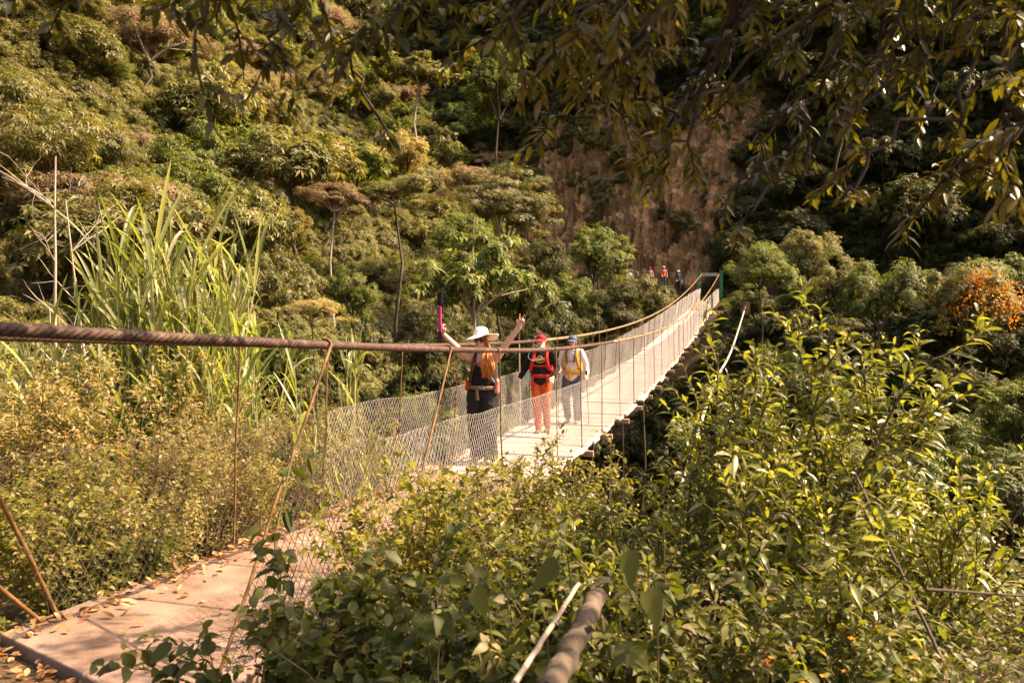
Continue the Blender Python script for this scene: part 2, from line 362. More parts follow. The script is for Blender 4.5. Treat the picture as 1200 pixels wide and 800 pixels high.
# main cables: six-strand wire rope near the camera, plain beyond
def cpt(s, side):
    x, y = bxy(s, side * WC)
    dz = -0.033 * math.exp(-((s - 11.5) / 4.0) ** 2) if side > 0 else 0.0
    return np.array([float(x), float(y), float(zcab(s)) + dz])
ROPE = 0.027
def main_cable(side):
    mb = MB()
    s0, s1 = (-0.5, 17.0)
    ss = np.arange(s0, s1, 0.016); P = np.array([cpt(q, side) for q in ss])
    # slight strand unevenness
    T, Sd, U = frames(P); k = 24; a = np.arange(k) * 2 * math.pi / k
    ph = ss * 2 * math.pi / 0.26 * (1 if side > 0 else 1)
    rr = ROPE * (0.80 + 0.22 * np.abs(np.cos(3 * (a[None] - ph[:, None])))) * (1 + .012 * np.sin(ss * 3.1))[:, None]
    V = P[:, None] + rr[..., None] * (np.cos(a)[None, :, None] * Sd[:, None] + np.sin(a)[None, :, None] * U[:, None])
    n = len(P); i = np.arange(n - 1)[:, None] * k; j = np.arange(k)[None]; jj = (j + 1) % k
    mb.add(V.reshape(-1, 3), np.stack([i + j, i + jj, i + k + jj, i + k + j], -1).reshape(-1, 4), 0)
    ss = np.concatenate([np.arange(17.0, 72.0, .5), [72.0]])
    tube(mb, [cpt(q, side) for q in ss], ROPE, 8, mat=1)
    # back stay behind the near tower, down to its anchor
    e = cpt(-0.5, side); b = e + np.array([-STH * 5, -CTH * 5, -2.4])
    tube(mb, [e, (e + b) / 2, b], ROPE, 8)
    e = cpt(72.0, side); tube(mb, [e, e + np.array([STH * 6, CTH * 6, -1.2])], ROPE, 8, mat=1)
    return bpart(mb, 'main_cable', [M['rope'], M['rope_far']])
main_cable(-1); main_cable(1)
def hanger(p0, p1, r=0.0085, hook=True):
    mb = MB(); p0 = np.array(p0); p1 = np.array(p1)
    sd = np.array([CTH, -STH, 0])
    if hook:
        pts = [p0 + sd * -.034 + np.array([0, 0, -.10])] + [p0 + sd * (-.034 * math.cos(a)) + np.array([0, 0, .036 * math.sin(a)]) for a in np.linspace(0, math.pi, 7)]
        tube(mb, pts, r * .9, 5)
        start = pts[-1]
    else: start = p0
    mid = (start + p1) / 2 + rng.normal(0, .008, 3)
    tube(mb, [start, start * .7 + p1 * .3, mid, start * .25 + p1 * .75, p1], r, 6)
    tube(mb, [p1 + np.array([0, 0, .03]), p1 + np.array([0, 0, -.04])], r * 1.9, 6)
    return bpart(mb, 'hanger', M['rust'])
for s in HR[2:]: hanger(cpt(s, 1), bp(s, DW - .03, 0.0))
for s in HL: hanger(cpt(s, -1), bp(s, -DW + .03, 0.0))
hanger(cpt(7.8, 1), bp(6.6, DW - .04), .010)             # leaning pairs near the entrance
hanger(cpt(9.25, 1), bp(9.35, DW - .04), .009)
hanger(cpt(5.62, 1), bp(4.33, DW - .02), .0105)
hanger(cpt(4.1, -1), bp(4.95, -DW + .04), .013)
hanger(cpt(3.1, -1), bp(4.85, -DW + .02), .013)
# wire mesh sides, one panel between each pair of hangers
def panel(side, s0, s1):
    a, b = 0.072, 0.0445
    nr = 22; i0, i1 = int(round(s0 / a)), int(round(s1 / a))
    I = np.arange(i0, i1 + 1); J = np.arange(nr + 1)
    II, JJ = np.meshgrid(I, J)
    s = (II + 0.5 * (JJ % 2)) * a; h = JJ * b
    nf = np.clip((13 - s) / 5, 0, 1)
    wob = nz(s, h * 3, 2.1, side) * (.012 + .018 * nf) + rng.normal(0, .0035, s.shape) * nf
    lat = side * (WC + .02 + .04 * (1 - h / 1.0)) + nz(s, h, 1.3, 3 + side) * (.025 + .035 * nf) + 0 * s
    s = s + nf * (.02 * nz(s * 1.2, h * 2, 1.7, 9 + side) + rng.normal(0, .004, s.shape))
    top = 0.98 + .02 * nz(s, 0 * s, .9, 5)
    hh = h * top / (nr * b) + wob + .015
    x, y = bxy(s, lat); z = zdeck(s) + hh
    P = np.stack([x, y, z], -1)
    segs = []
    for j in range(nr):
        A = P[j]; B = P[j + 1]
        if j % 2 == 0: segs += [(A, B), (A[1:], B[:-1])]
        else: segs += [(A, B), (A[:-1], B[1:])]
    A = np.concatenate([q[0] for q in segs]); B = np.concatenate([q[1] for q in segs])
    if s0 < 5:   # the first panel is laced to the leaning rod
        def sh(p):
            q = (p[:, 0] + 3.319) * STH + p[:, 1] * CTH; return q, p[:, 2] - zdeck(q)
        qa, ha = sh((A + B) / 2); k = qa > (4.36 + .92 * ha if side > 0 else 4.93 - .55 * ha); A, B = A[k], B[k]
    r = (0.0024 if side > 0 else 0.0013) if s1 < 9 else 0.0022 if s1 < 26 else 0.0024
    d = nrmz(B - A); n1 = nrmz(np.cross(d, np.array([STH, CTH, 0.3]))); n2 = np.cross(d, n1)
    V = []
    for e in (A, B):
        for k in range(3):
            an = k * 2 * math.pi / 3; V.append(e + r * (math.cos(an) * n1 + math.sin(an) * n2))
    V = np.stack(V, 1).reshape(-1, 3); n = len(A)
    F = np.array([(0, 1, 4, 3), (1, 2, 5, 4), (2, 0, 3, 5)])
    FF = (np.arange(n)[:, None, None] * 6 + F[None]).reshape(-1, 4)
    mb = MB(); mb.add(V, FF)
    tube(mb, P[-1] if s0 > 5 else P[-1][s[-1] > (5.3 if side > 0 else 4.4)], .0022 if s1 > 10 else .0014, 4)
    o = bpart(mb, 'mesh_panel', M['shade_wire'] if s1 < 9 else M['galv']); o['kind'] = 'stuff'  # near panels take the dark wire, their shade painted in its colour
for side, hs in ((1, [4.3, 6.5] + HR[1:]), (-1, [4.3] + HL)):
    for q0, q1 in zip(hs[:-1], hs[1:]): panel(side, q0, q1)
    panel(side, hs[-1], 71.2)
# towers: green posts, pale cross bar; the near one stands beside the camera, out of the picture
def tower(s, zt, far):
    for sg in (-1, 1):
        mb = MB(); p = np.array(bp(s, sg * .86)); z0 = p[2] - (1.2 if far else .4)
        ax = np.array([[CTH, -STH, 0], [STH, CTH, 0], [0, 0, 1.0]])
        box(mb, (p[0], p[1], (z0 + zt) / 2), .24, .24, zt - z0, ax, bev=.015)
        box(mb, (p[0], p[1], zt + .03), .30, .30, .06, ax, bev=.01)
        bpart(mb, 'post', M['green_paint'], False)
    mb = MB(); p = np.array(bp(s, 0)); box(mb, (p[0], p[1], zt - .28), 1.48, .12, .24, ax, bev=.01)
    bpart(mb, 'cross_bar', M['pale_paint'], False)
zt = float(zcab(71.8)) + .25
tower(71.8, zt, True); tower(0.3, float(zcab(.3)) + .25, False)
mb = MB(); p = np.array(bp(71.8, -.86)); q = np.array([STH, CTH, 0])
tube(mb, [p + q * -.122 + np.array([0, 0, zt - p[2] - .95]), p + q * -.15 + np.array([0, 0, zt - p[2] - .95])], .07, 12)
bpart(mb, 'reflector', M['pale_paint'])
# ------------------------------------------------------------------ people
def hull_obj(parts):
    """closed hulls of sphere pairs -> one bmesh (overlapping volumes, fused later)"""
    bm = bmesh.new()
    for (a, ra, b, rb) in parts:
        tmp = bmesh.new()
        for c, r in ((a, ra), (b, rb)):
            rv = Vector(r) if isinstance(r, (tuple, list)) else Vector((r, r, r))
            g = bmesh.ops.create_icosphere(tmp, subdivisions=2, radius=1.0)
            for v in g['verts']: v.co = Vector((v.co.x * rv.x, v.co.y * rv.y, v.co.z * rv.z)) + Vector(c)
        bmesh.ops.convex_hull(tmp, input=tmp.verts[:])
        loose = [v for v in tmp.verts if not v.link_faces]
        if loose: bmesh.ops.delete(tmp, geom=loose, context='VERTS')
        me = bpy.data.meshes.new('tmp'); tmp.to_mesh(me); tmp.free(); bm.from_mesh(me); bpy.data.meshes.remove(me)
    return bm
def fused(name, parts, mat, parent, vox=0.009, smooth=4, wr=0.0):
    bm = hull_obj(parts); me = bpy.data.meshes.new(name); bm.to_mesh(me); bm.free()
    o = bpy.data.objects.new(name, me); COL.objects.link(o)
    r = o.modifiers.new('r', 'REMESH'); r.mode = 'VOXEL'; r.voxel_size = vox; r.use_smooth_shade = True
    if smooth:
        s = o.modifiers.new('s', 'SMOOTH'); s.factor = 0.5; s.iterations = smooth
    dg = bpy.context.evaluated_depsgraph_get(); dg.update()
    nm = bpy.data.meshes.new_from_object(o.evaluated_get(dg)); nm.name = name
    o.modifiers.clear(); o.data = nm; bpy.data.meshes.remove(me)
    nm.materials.clear(); nm.materials.append(mat)
    if wr:   # cloth folds: mostly crosswise creases, deeper where limbs bend
        n_ = len(nm.vertices); co = np.zeros(n_ * 3, np.float32); no = np.zeros(n_ * 3, np.float32); nm.vertices.foreach_get('co', co); nm.vertices.foreach_get('normal', no); co = co.reshape(-1, 3); no = no.reshape(-1, 3)
        dd = np.array([mnoise.noise(Vector((c[0] * 9, c[1] * 9, c[2] * 17))) * .7 + (1 - 2 * abs(mnoise.noise(Vector((c[0] * 15 + 5, c[1] * 13, c[2] * 26 + c[0] * 14))))) * .45 for c in co])
        nm.vertices.foreach_set('co', (co + no * (dd * wr)[:, None]).astype(np.float32).ravel())
    for p in nm.polygons: p.use_smooth = True
    o.parent = parent; return o
SKIN = noise_mat('skin', [(0.3, (0.50, 0.27, 0.18)), (0.7, (0.60, 0.35, 0.245))], 12, 0.5, spec=0.4)
SKIN2 = noise_mat('skin_fair', [(0.3, (0.56, 0.33, 0.24)), (0.7, (0.66, 0.41, 0.31))], 12, 0.5, spec=0.4)
HAIR = noise_mat('auburn_hair', [(0.3, (0.22, 0.06, 0.014)), (0.55, (0.50, 0.16, 0.035)), (0.75, (0.75, 0.34, 0.10))], 30, 0.45, bump=0.6, bscale=60, stretch=(3, 3, 0.25))
HAIRB = noise_mat('brown_hair', [(0.3, (0.09, 0.04, 0.018)), (0.7, (0.24, 0.12, 0.055))], 30, 0.5, bump=0.6, stretch=(3, 3, 0.3))
BEARD = noise_mat('pale_beard', [(0.3, (0.45, 0.36, 0.3)), (0.7, (0.66, 0.56, 0.48))], 40, 0.8, bump=0.5)
BLACK = cloth('black_cloth', (0.014, 0.012, 0.012)); DARKTR = cloth('black_trousers', (0.02, 0.018, 0.017))
WHITE = cloth('white_cloth', (0.70, 0.62, 0.54), 0.88); STRAW = cloth('cream_hat', (0.82, 0.74, 0.64), 0.9)
ORANGE = cloth('orange_red_cloth', (0.62, 0.10, 0.025)); REDP = cloth('red_webbing', (0.55, 0.03, 0.02)); MAROON = cloth('maroon_cloth', (0.33, 0.02, 0.03))
YELL = cloth('ochre_webbing', (0.58, 0.33, 0.05)); JEAN = cloth('grey_blue_denim', (0.085, 0.09, 0.11)); CAPB = cloth('slate_blue_cloth', (0.07, 0.10, 0.15))
GREY = cloth('grey_webbing', (0.22, 0.21, 0.20)); OLIVE = cloth('olive_webbing', (0.20, 0.13, 0.065)); TEAL = cloth('mint_bottle', (0.25, 0.55, 0.45), .9, .4)
GREENW = cloth('deep_green_cloth', (0.02, 0.14, 0.085)); PINK = cloth('magenta_grip', (0.55, 0.03, 0.18), .9, .5); SHOE = cloth('grey_shoe', (0.10, 0.085, 0.075)); SHOEB = cloth('tan_shoe', (0.30, 0.24, 0.19))
GLASS = noise_mat('dark_lens', two((0.02, 0.012, 0.01)), 3, 0.12, spec=0.7); LIP = noise_mat('lips', two((0.45, 0.09, 0.08)), 9, 0.45); TOOTH = noise_mat('teeth', two((0.8, 0.76, 0.68)), 9, 0.3)
EYE = noise_mat('dark_eye', two((0.03, 0.02, 0.015)), 9, 0.2); GOLD = noise_mat('gold_print', two((0.6, 0.33, 0.03)), 30, 0.7); BLUE = noise_mat('pale_blue_tube', two((0.35, 0.5, 0.6)), 9, 0.35)
LIME = noise_mat('lime_cloth', two((0.5, 0.62, 0.08)), 9, 0.7)
V = Vector
def arm_parts(sh, el, wr, ra=.048, rb=.040, rc=.028): return [(sh, ra + .006, el, rb), (el, rb, wr, rc)]
def hand_parts(wr, d, side, curl=0.6, vee=False):
    """palm, four fingers and a thumb; d = pointing direction, side = thumb direction"""
    d = V(d).normalized(); side = V(side); side = (side - d * side.dot(d)).normalized(); n = d.cross(side)
    wr = V(wr); out = []
    pe = wr + d * .085
    out.append((wr, (.026, .022, .026), wr + d * .03, .030))
    for k in range(4): out.append((wr + d * .02 + side * (.010 - .007 * k), .016, pe + side * (.030 - .020 * k), .0135))
    for k in range(4):
        L = (.074, .082, .076, .060)[k]; b = pe + side * (.030 - .020 * k)
        c = curl
        dd = d + side * (.10 - .07 * k)
        if vee:
            c = 0.05 if k < 2 else 2.0
            if k < 2: dd = d + side * (.30 if k == 0 else -.22)
        dd.normalize(); p = b
        for j, f in enumerate((.45, .32, .25)):
            ang = c * (.35 + .5 * j) * (1.0 if not (vee and k > 1) else .9)
            q = p + (dd * math.cos(ang) + n * math.sin(ang)).normalized() * L * f
            out.append((p, .0105 - .0012 * j, q, .0098 - .0012 * j)); p = q
    t0 = wr + d * .025 + side * .022; t1 = t0 + (side * .8 + d * .6).normalized() * .04; t2 = t1 + (d + n * (.9 if vee or curl > .8 else .25)).normalized() * .034
    out += [(t0, .016, t1, .0125), (t1, .0125, t2, .0095)]
    return out
def head_parts(c, s=1.0, yaw=0.0, tilt=0.0):
    """skull, face, jaw, nose, ears, lips line; facing -Y"""
    rot = Matrix.Rotation(tilt, 3, 'Y') @ Matrix.Rotation(yaw, 3, 'Z'); c = V(c)
    P = lambda x, y, z: c + rot @ (V((x, y, z)) * s)
    return [(P(0, .012, .035), (.074 * s, .090 * s, .082 * s), P(0, -.008, -.01), (.066 * s, .082 * s, .075 * s)),
            (P(0, -.02, -.02), (.062 * s, .07 * s, .06 * s), P(0, -.045, -.082), (.034 * s, .034 * s, .028 * s)),
            (P(0, -.088, .012), .011 * s, P(0, -.106, -.026), .0145 * s),
            (P(0, -.082, -.058), (.024 * s, .012 * s, .009 * s), P(0, -.082, -.063), (.022 * s, .012 * s, .009 * s)),
            (P(-.075, .012, .01), (.010, .02, .028), P(-.072, .008, -.018), (.009, .014, .018)),
            (P(.075, .012, .01), (.010, .02, .028), P(.072, .008, -.018), (.009, .014, .018)),
            (P(-.03, -.078, .034), (.022, .012, .008), P(.03, -.078, .034), (.022, .012, .008))], P
def bend(mb, pts, wid, thk, mat=0, nrm=(0, -1, 0)):
    """a webbing strap: flat ribbon with thickness along a curve"""
    P = np.asarray(pts, float); T = nrmz(np.gradient(P, axis=0)); N = np.broadcast_to(np.asarray(nrm, float), P.shape)
    S = nrmz(np.cross(T, N)); N = np.cross(S, T)
    q = np.stack([P - S * wid / 2 - N * thk / 2, P + S * wid / 2 - N * thk / 2, P + S * wid / 2 + N * thk / 2, P - S * wid / 2 + N * thk / 2], 1)
    n = len(P); i = np.arange(n - 1)[:, None] * 4; j = np.arange(4)[None]; jj = (j + 1) % 4
    mb.add(q.reshape(-1, 3), np.stack([i + j, i + jj, i + 4 + jj, i + 4 + j], -1).reshape(-1, 4), mat)
    mb.add(np.vstack([q[0], q[-1]]), [(0, 1, 2, 3), (7, 6, 5, 4)], mat)
def curve(pts, n=20):
    P = np.asarray(pts, float); k = len(P); t = np.linspace(0, k - 1, n); out = []
    for u in t:
        i = min(int(u), k - 2); f = u - i
        p0, p1, p2, p3 = P[max(i - 1, 0)], P[i], P[i + 1], P[min(i + 2, k - 1)]
        out.append(0.5 * (2 * p1 + (p2 - p0) * f + (2 * p0 - 5 * p1 + 4 * p2 - p3) * f * f + (3 * p1 - p0 - 3 * p2 + p3) * f ** 3))
    return np.array(out)
def lathe(mb, c, prof, seg=32, mat=0, warp=None, rot=None):
    a = np.arange(seg) * 2 * math.pi / seg; rings = []
    for k, (r, z) in enumerate(prof):
        p = np.stack([r * np.cos(a), r * np.sin(a), np.full(seg, z)], 1)
        if warp is not None: p = warp(p, r, a)
        rings.append(p)
    Vv = np.concatenate(rings)
    if rot is not None: Vv = Vv @ np.array(rot.to_3x3()).T
    n = len(prof); i = np.arange(n - 1)[:, None] * seg; j = np.arange(seg)[None]; jj = (j + 1) % seg
    mb.add(Vv + np.asarray(c, float), np.stack([i + j, i + jj, i + seg + jj, i + seg + j], -1).reshape(-1, 4), mat)
def face(root, P, lips=True, smile=False):
    mb = MB()
    for sx in (-.031, .031):
        c = np.array(P(sx, -.081, .014)); tube(mb, [c + np.array([0, .006, 0]), c + np.array([0, -.004, 0])], [.011, .007], 8)
    mb.build('eyes', EYE, root)
    mb = MB(); w_ = .030 if smile else .024
    pts = [P(x * w_, -.093 + .012 * x * x, -.062 + (.008 * x * x if smile else 0)) for x in np.linspace(-1, 1, 9)]
    tube(mb, pts, [.004] + [.007] * 7 + [.004], 6); mb.build('lips', LIP, root)
    if smile:
        mb = MB(); tube(mb, [P(x * .022, -.099 + .010 * x * x, -.061 + .006 * x * x) for x in np.linspace(-1, 1, 7)], .0038, 6); mb.build('teeth', TOOTH, root)
def legs(hipz, kn_l, an_l, kn_r, an_r, th=.082, kn=.052, an=.038, x=.085):
    return [(V((-x, 0, hipz)), th, V(kn_r), kn), (V(kn_r), kn, V(an_r), an), (V((x, 0, hipz)), th, V(kn_l), kn), (V(kn_l), kn, V(an_l), an)]
def shoe(an, root, mat):
    a = V(an); b = V((a.x, a.y - .135, .035))
    o = fused('shoe', [(V((a.x, a.y + .03, .045)), (.036, .04, .045), V((a.x, a.y + .01, .07)), (.036, .04, .04)),
                       (V((a.x, a.y + .02, .04)), (.038, .045, .038), b, (.045, .05, .034))], mat, root, .011, 3)
    return o
def torso(w1=.155, w2=.125, w3=.150, hip=.90, waist=1.05, chest=1.27, sh=1.40, dp=.098, dy=0.0):
    return [(V((0, 0, hip)), (w3, dp + .01, .08), V((0, 0, waist)), (w2, dp - .008, .09)),
            (V((0, 0, waist)), (w2, dp - .008, .09), V((0, dy, chest)), (w1, dp, .10)),
            (V((0, dy, chest)), (w1, dp, .10), V((0, dy + .01, sh)), (w1 * .85, dp * .66, .045))]
def pad(parts, k): 
    out = []
    for a, ra, b, rb in parts:
        f = lambda r: tuple(q + k for q in r) if isinstance(r, (tuple, list)) else r + k
        out.append((a, f(ra), b, f(rb)))
    return out
ROTP = -0.2726
def person_root(s, lat, label, sc_=1.0, rz=ROTP):
    e = empty('person', bp(s, lat, 0.0), rz); e.scale = (sc_,) * 3
    tag(e, label, 'person', 'hikers crossing the bridge'); return e
def backpack(s, lat, sc_, label, body_mat, dy=0.0, hgt=.52, z0=1.0, rz=ROTP, wid=.15):
    e = empty('backpack', bp(s, lat, 0), rz); e.scale = (sc_,) * 3; tag(e, label, 'backpack', 'backpacks worn by the hikers')
    fused('bag', [(V((-wid + .05, .17, z0)), .07, V((-wid + .06, .17, z0 + hgt - .1)), .06), (V((wid - .05, .17, z0)), .07, V((wid - .06, .17, z0 + hgt - .1)), .06),
                  (V((0, .20, z0 + .03)), .085, V((0, .18, z0 + hgt - .04)), .07), (V((-wid + .05, .17, z0)), .07, V((wid - .05, .17, z0)), .07),
                  (V((-wid + .06, .17, z0 + hgt - .1)), .06, V((wid - .06, .17, z0 + hgt - .1)), .06)], body_mat, e, .014, 4)
    return e
def straps(e, mat, w1=.155, zs=1.40, zb=1.02, wid=.05, x0=.085, x1=.125, front=-.125):
    for sg in (-1, 1):
        mb = MB()
        bend(mb, curve([(sg * x0, .11, zs + .01), (sg * x0, .01, zs + .045), (sg * (x0 + .005), -.075, zs - .02), (sg * (x0 + .015), front, zs - .12), (sg * (x1), front + .005, zs - .24), (sg * (x1 + .025), -.06, zb + .05), (sg * (x1 + .015), .05, zb)], 26), wid, .014)
        mb.build('shoulder_strap', mat if not isinstance(mat, tuple) else mat[0 if sg < 0 else 1], e)
def belt(e, mat, z=.98, rx=.165, ry=.122, h=.055, name='hip_belt', gap=0.0):
    mb = MB(); a = np.linspace(-math.pi / 2 - math.pi, -math.pi / 2 + math.pi, 34)
    P = np.stack([rx * np.cos(a), ry * np.sin(a), np.full(34, z)], 1); N = np.stack([np.cos(a), np.sin(a), 0 * a], 1)
    T = nrmz(np.gradient(P, axis=0)); q = np.stack([P + [0, 0, -h / 2], P + [0, 0, h / 2], P + N * .012 + [0, 0, h / 2], P + N * .012 - [0, 0, h / 2]], 1)
    i = np.arange(33)[:, None] * 4; j = np.arange(4)[None]; jj = (j + 1) % 4
    mb.add(q.reshape(-1, 3), np.stack([i + j, i + jj, i + 4 + jj, i + 4 + j], -1).reshape(-1, 4))
    return mb.build(name, mat, e)

# --- the cheering woman in the sun hat (her own right hand is on the picture's left)
WS, WL, WSC = 11.75, -0.24, 1.03
wm = person_root(WS, WL, 'woman in a wide cream sun hat raising both arms on the bridge', WSC)
shR, elR, wrR = V((-.17, 0, 1.365)), V((-.325, -.07, 1.495)), V((-.515, -.08, 1.675))
shL, elL, wrL = V((.17, 0, 1.37)), V((.32, -.05, 1.555)), V((.505, -.07, 1.785))
dR = V((-.12, -.05, 1.0)); dL = V((.42, -.08, 1.0))
kl, al = V((.10, -.10, .50)), V((.10, .0, .09)); kr, ar = V((-.11, .02, .50)), V((-.12, .12, .10))
hp, hP = head_parts((-.02, -.035, 1.595), 1.04, 0.06, 0.05)
tp = torso(.160, .138, .172, dp=.105)
core = tp + [(V((0, .01, 1.40)), .058, V((-.015, -.01, 1.53)), .050), (V((-.13, .01, 1.385)), .058, V((.13, .01, 1.385)), .058)]
fused('body', core + hp + arm_parts(shR, elR, wrR, .058, .047, .032) + arm_parts(shL, elL, wrL, .058, .047, .032) + hand_parts(wrR, V((-.3, -.2, 1)), (.9, -.5, .2), 1.7) + hand_parts(wrL, dL, (-.9, -.1, .35), .5, True) + legs(.88, kl, al, kr, ar), SKIN, wm, .0065, 4)
fused('tank_top', pad([tp[0], (tp[1][0], tp[1][1], V((0, 0, 1.235)), (.160, .105, .07))], .013) + [(V((-.088, -.03, 1.27)), (.034, .075, .05), V((-.088, .0, 1.415)), (.022, .072, .026)), (V((.088, -.03, 1.27)), (.034, .075, .05), V((.088, .0, 1.415)), (.022, .072, .026)),
      (V((-.07, -.055, 1.245)), (.066, .06, .06), V((-.065, -.055, 1.25)), .06), (V((.07, -.055, 1.245)), (.066, .06, .06), V((.065, -.055, 1.25)), .06)], BLACK, wm, .011, 3, .006)
fused('trousers', pad(legs(.88, kl, al, kr, ar, .104, .088, .076, .098), .018) + [(V((0, 0, .90)), (.190, .125, .08), V((0, 0, .97)), (.172, .112, .05))], DARKTR, wm, .011, 4, .012)
shoe(al, wm, SHOE); shoe(ar, wm, SHOE)
face(wm, hP, True, True)
mb = MB()
for sx in (-.034, .034):
    c = np.array(hP(sx, -.096, .016)); tube(mb, [c + [0, .012, 0], c + [0, -.002, 0], c + [0, -.004, 0]], [.030, .030, .02], 14)
tube(mb, [hP(-.07, .0, .022), hP(-.064, -.085, .024), hP(0, -.104, .024), hP(.064, -.085, .024), hP(.07, .0, .022)], .0045, 6)
mb.build('sunglasses', GLASS, wm)
mb = MB()
def brimwarp(p, r, a):
    p = p.copy(); k = np.clip((r - .10) / .13, 0, 1)
    p[:, 2] += k * (-.020 + .012 * np.cos(2 * a + .5) + .030 * np.cos(a - .6) + .008 * np.sin(5 * a)); return p
pr = [(.001, .105), (.05, .10), (.082, .08), (.098, .03), (.105, -.005), (.112, -.018), (.15, -.02), (.19, -.022), (.232, -.03), (.234, -.034), (.19, -.027), (.15, -.025), (.108, -.022), (.10, -.012)]
lathe(mb, hP(0, .0, .075), pr, 44, 0, brimwarp, Matrix.Rotation(-.24, 4, 'X') @ Matrix.Rotation(-.12, 4, 'Y')); mb.build('sun_hat', STRAW, wm)
rngp = np.random.default_rng(5); mb = MB()
for k in range(84):   # long wavy hair, most of it brought forward over her left shoulder
    u = rngp.uniform(-1, 1); v = rngp.uniform(0, 1); L = rngp.uniform(.40, .95); wv = rngp.uniform(-.018, .018, (6, 3))
    p0 = np.array(hP(.058 + .014 * u, -.02 + .05 * v - .03, .03 + .03 * rngp.uniform(-1, 1)))
    Q = np.array([p0, (.085 + .02 * u, -.055, 1.50), (.105 + .05 * u, -.115 - .04 * v, 1.40), (.118 + .075 * u, -.155 - .035 * v, 1.31), (.112 + .075 * u + .01 * v, -.165 - .02 * v, 1.31 - .13 * L), (.10 + .055 * u, -.155, 1.28 - .17 * L)]) + wv * np.array([0, .5, 1, 1, 1, 1])[:, None]
    tube(mb, curve(Q, 12), [.005, .009, .011, .012, .012, .012, .011, .010, .009, .007, .005, .002], 5)
for k in range(22):
    u = rngp.uniform(-1, 1); p0 = np.array(hP(-.06, .0 + .03 * u, .03)); tube(mb, curve([p0, (-.085, .02 + .02 * u, 1.53), (-.08 + .01 * u, .05, 1.44), (-.06, .09, 1.38)], 8), .010, 5)
mb.build('hair', HAIR, wm)
wb = backpack(WS, WL, WSC, 'dark backpack with a grey strap on the back of the woman in the sun hat', cloth('charcoal_cloth', (.05, .05, .05)), 0, .44, 1.0, wid=.14)
straps(wb, (cloth('wine_strap', (.09, .03, .03)), GREY), wid=.036, zs=1.395, zb=1.02, x0=.088, x1=.13, front=-.122); belt(wb, OLIVE, .995, .186, .134, .05)
mb = MB(); bend(mb, curve([(-.03, -.146, 1.0), (-.035, -.156, .93), (-.025, -.16, .84)], 8), .045, .01); mb.build('strap_end', OLIVE, wb)
mb = MB(); bend(mb, curve([(-.10, -.125, 1.30), (0, -.142, 1.305), (.10, -.125, 1.30)], 8), .022, .008); mb.build('chest_strap', OLIVE, wb)
mb = MB(); box(mb, (.03, -.15, 1.0), .06, .02, .045, bev=.006); mb.build('buckle', GREY, wb, False)
fused('side_pocket', [(V((-.19, .08, 1.06)), .03, V((-.185, .07, 1.18)), .026)], GREENW, wb, .011, 3)
fused('pouch', [(V((-.205, -.03, .97)), .034, V((-.20, -.03, 1.06)), .028)], REDP, wb, .011, 3)
fused('pouch', [(V((.205, -.06, .95)), .038, V((.21, -.05, 1.02)), .034), (V((.215, -.05, 1.06)), .028, V((.20, -.02, 1.09)), .026)], cloth('rose_cloth', (.62, .22, .2)), wb, .011, 3)
# folded trekking poles in her raised right hand
tpole = empty('trekking_pole', bp(WS, WL, 0), ROTP); tpole.scale = (WSC,) * 3
tag(tpole, 'folded pink and black trekking poles held up by the woman in the sun hat', 'trekking pole')
hc = np.array(wrR + V((-.03, -.045, .085)))
for dx, mt in ((-.012, PINK), (.014, PINK)):
    mb = MB(); tube(mb, [hc + [dx, 0, -.05], hc + [dx * .5, 0, .10], hc + [dx * .6, 0, .29]], .0125, 8); mb.build('shaft', mt, tpole)
    mb = MB(); tube(mb, [hc + [dx, 0, .29], hc + [dx, 0, .33], hc + [dx, 0, .42], hc + [dx * 1.4, 0, .47]], [.016, .020, .022, .018], 8); mb.build('grip', BLACK, tpole)
    mb = MB(); tube(mb, [hc + [dx, 0, -.05], hc + [dx * 1.5 - .01, 0, -.16], hc + [dx * 2 - .015, 0, -.27]], [.008, .007, .004], 8); mb.build('tip', BLACK, tpole)
mb = MB(); bend(mb, curve([hc + [.01, 0, .46], hc + [.075, 0, .44], hc + [.085, 0, .36], hc + [.04, 0, .32], hc + [.012, 0, .38]], 16), .022, .004); mb.build('wrist_strap', BLACK, tpole)

# --- the man in the maroon cap
MS, ML, MSC = 14.9, -0.20, 0.985
mn = person_root(MS, ML, 'man in a maroon cap, black shirt and orange trousers on the bridge', MSC)
shR, elR, wrR = V((-.19, .0, 1.375)), V((-.28, .03, 1.12)), V((-.37, -.09, .93))
shL, elL, wrL = V((.19, .0, 1.375)), V((.27, .03, 1.11)), V((.24, -.17, .98))
kl, al = V((.085, -.03, .50)), V((.085, .10, .10)); kr, ar = V((-.065, -.08, .50)), V((-.03, -.08, .09))
hp, hP = head_parts((0, -.04, 1.575), 1.0, -.05, 0)
tp = torso(.172, .15, .155, dp=.112)
core = tp + [(V((0, .01, 1.40)), .064, V((0, -.015, 1.53)), .057), (V((-.15, .01, 1.385)), .06, V((.15, .01, 1.385)), .06)]
ap = arm_parts(shR, elR, wrR, .052, .042, .030) + arm_parts(shL, elL, wrL, .052, .042, .030)
fused('body', core + hp + ap + hand_parts(wrR, V((-.25, -.25, -1)), (.5, -.9, 0), .7) + hand_parts(wrL, V((-.1, -.6, -.7)), (-.8, -.3, .5), 1.2) + legs(.88, kl, al, kr, ar), SKIN2, mn, .008, 4)
fused('shirt', pad(core[:3], .014) + [(V((-.15, .01, 1.385)), .066, V((.15, .01, 1.385)), .066)] + pad([ap[0], (ap[1][0], ap[1][1], ap[1][0].lerp(ap[1][2], .85), ap[1][3] + .002), ap[2], (ap[3][0], ap[3][1], ap[3][0].lerp(ap[3][2], .85), ap[3][3] + .002)], .011), BLACK, mn, .011, 3, .009)
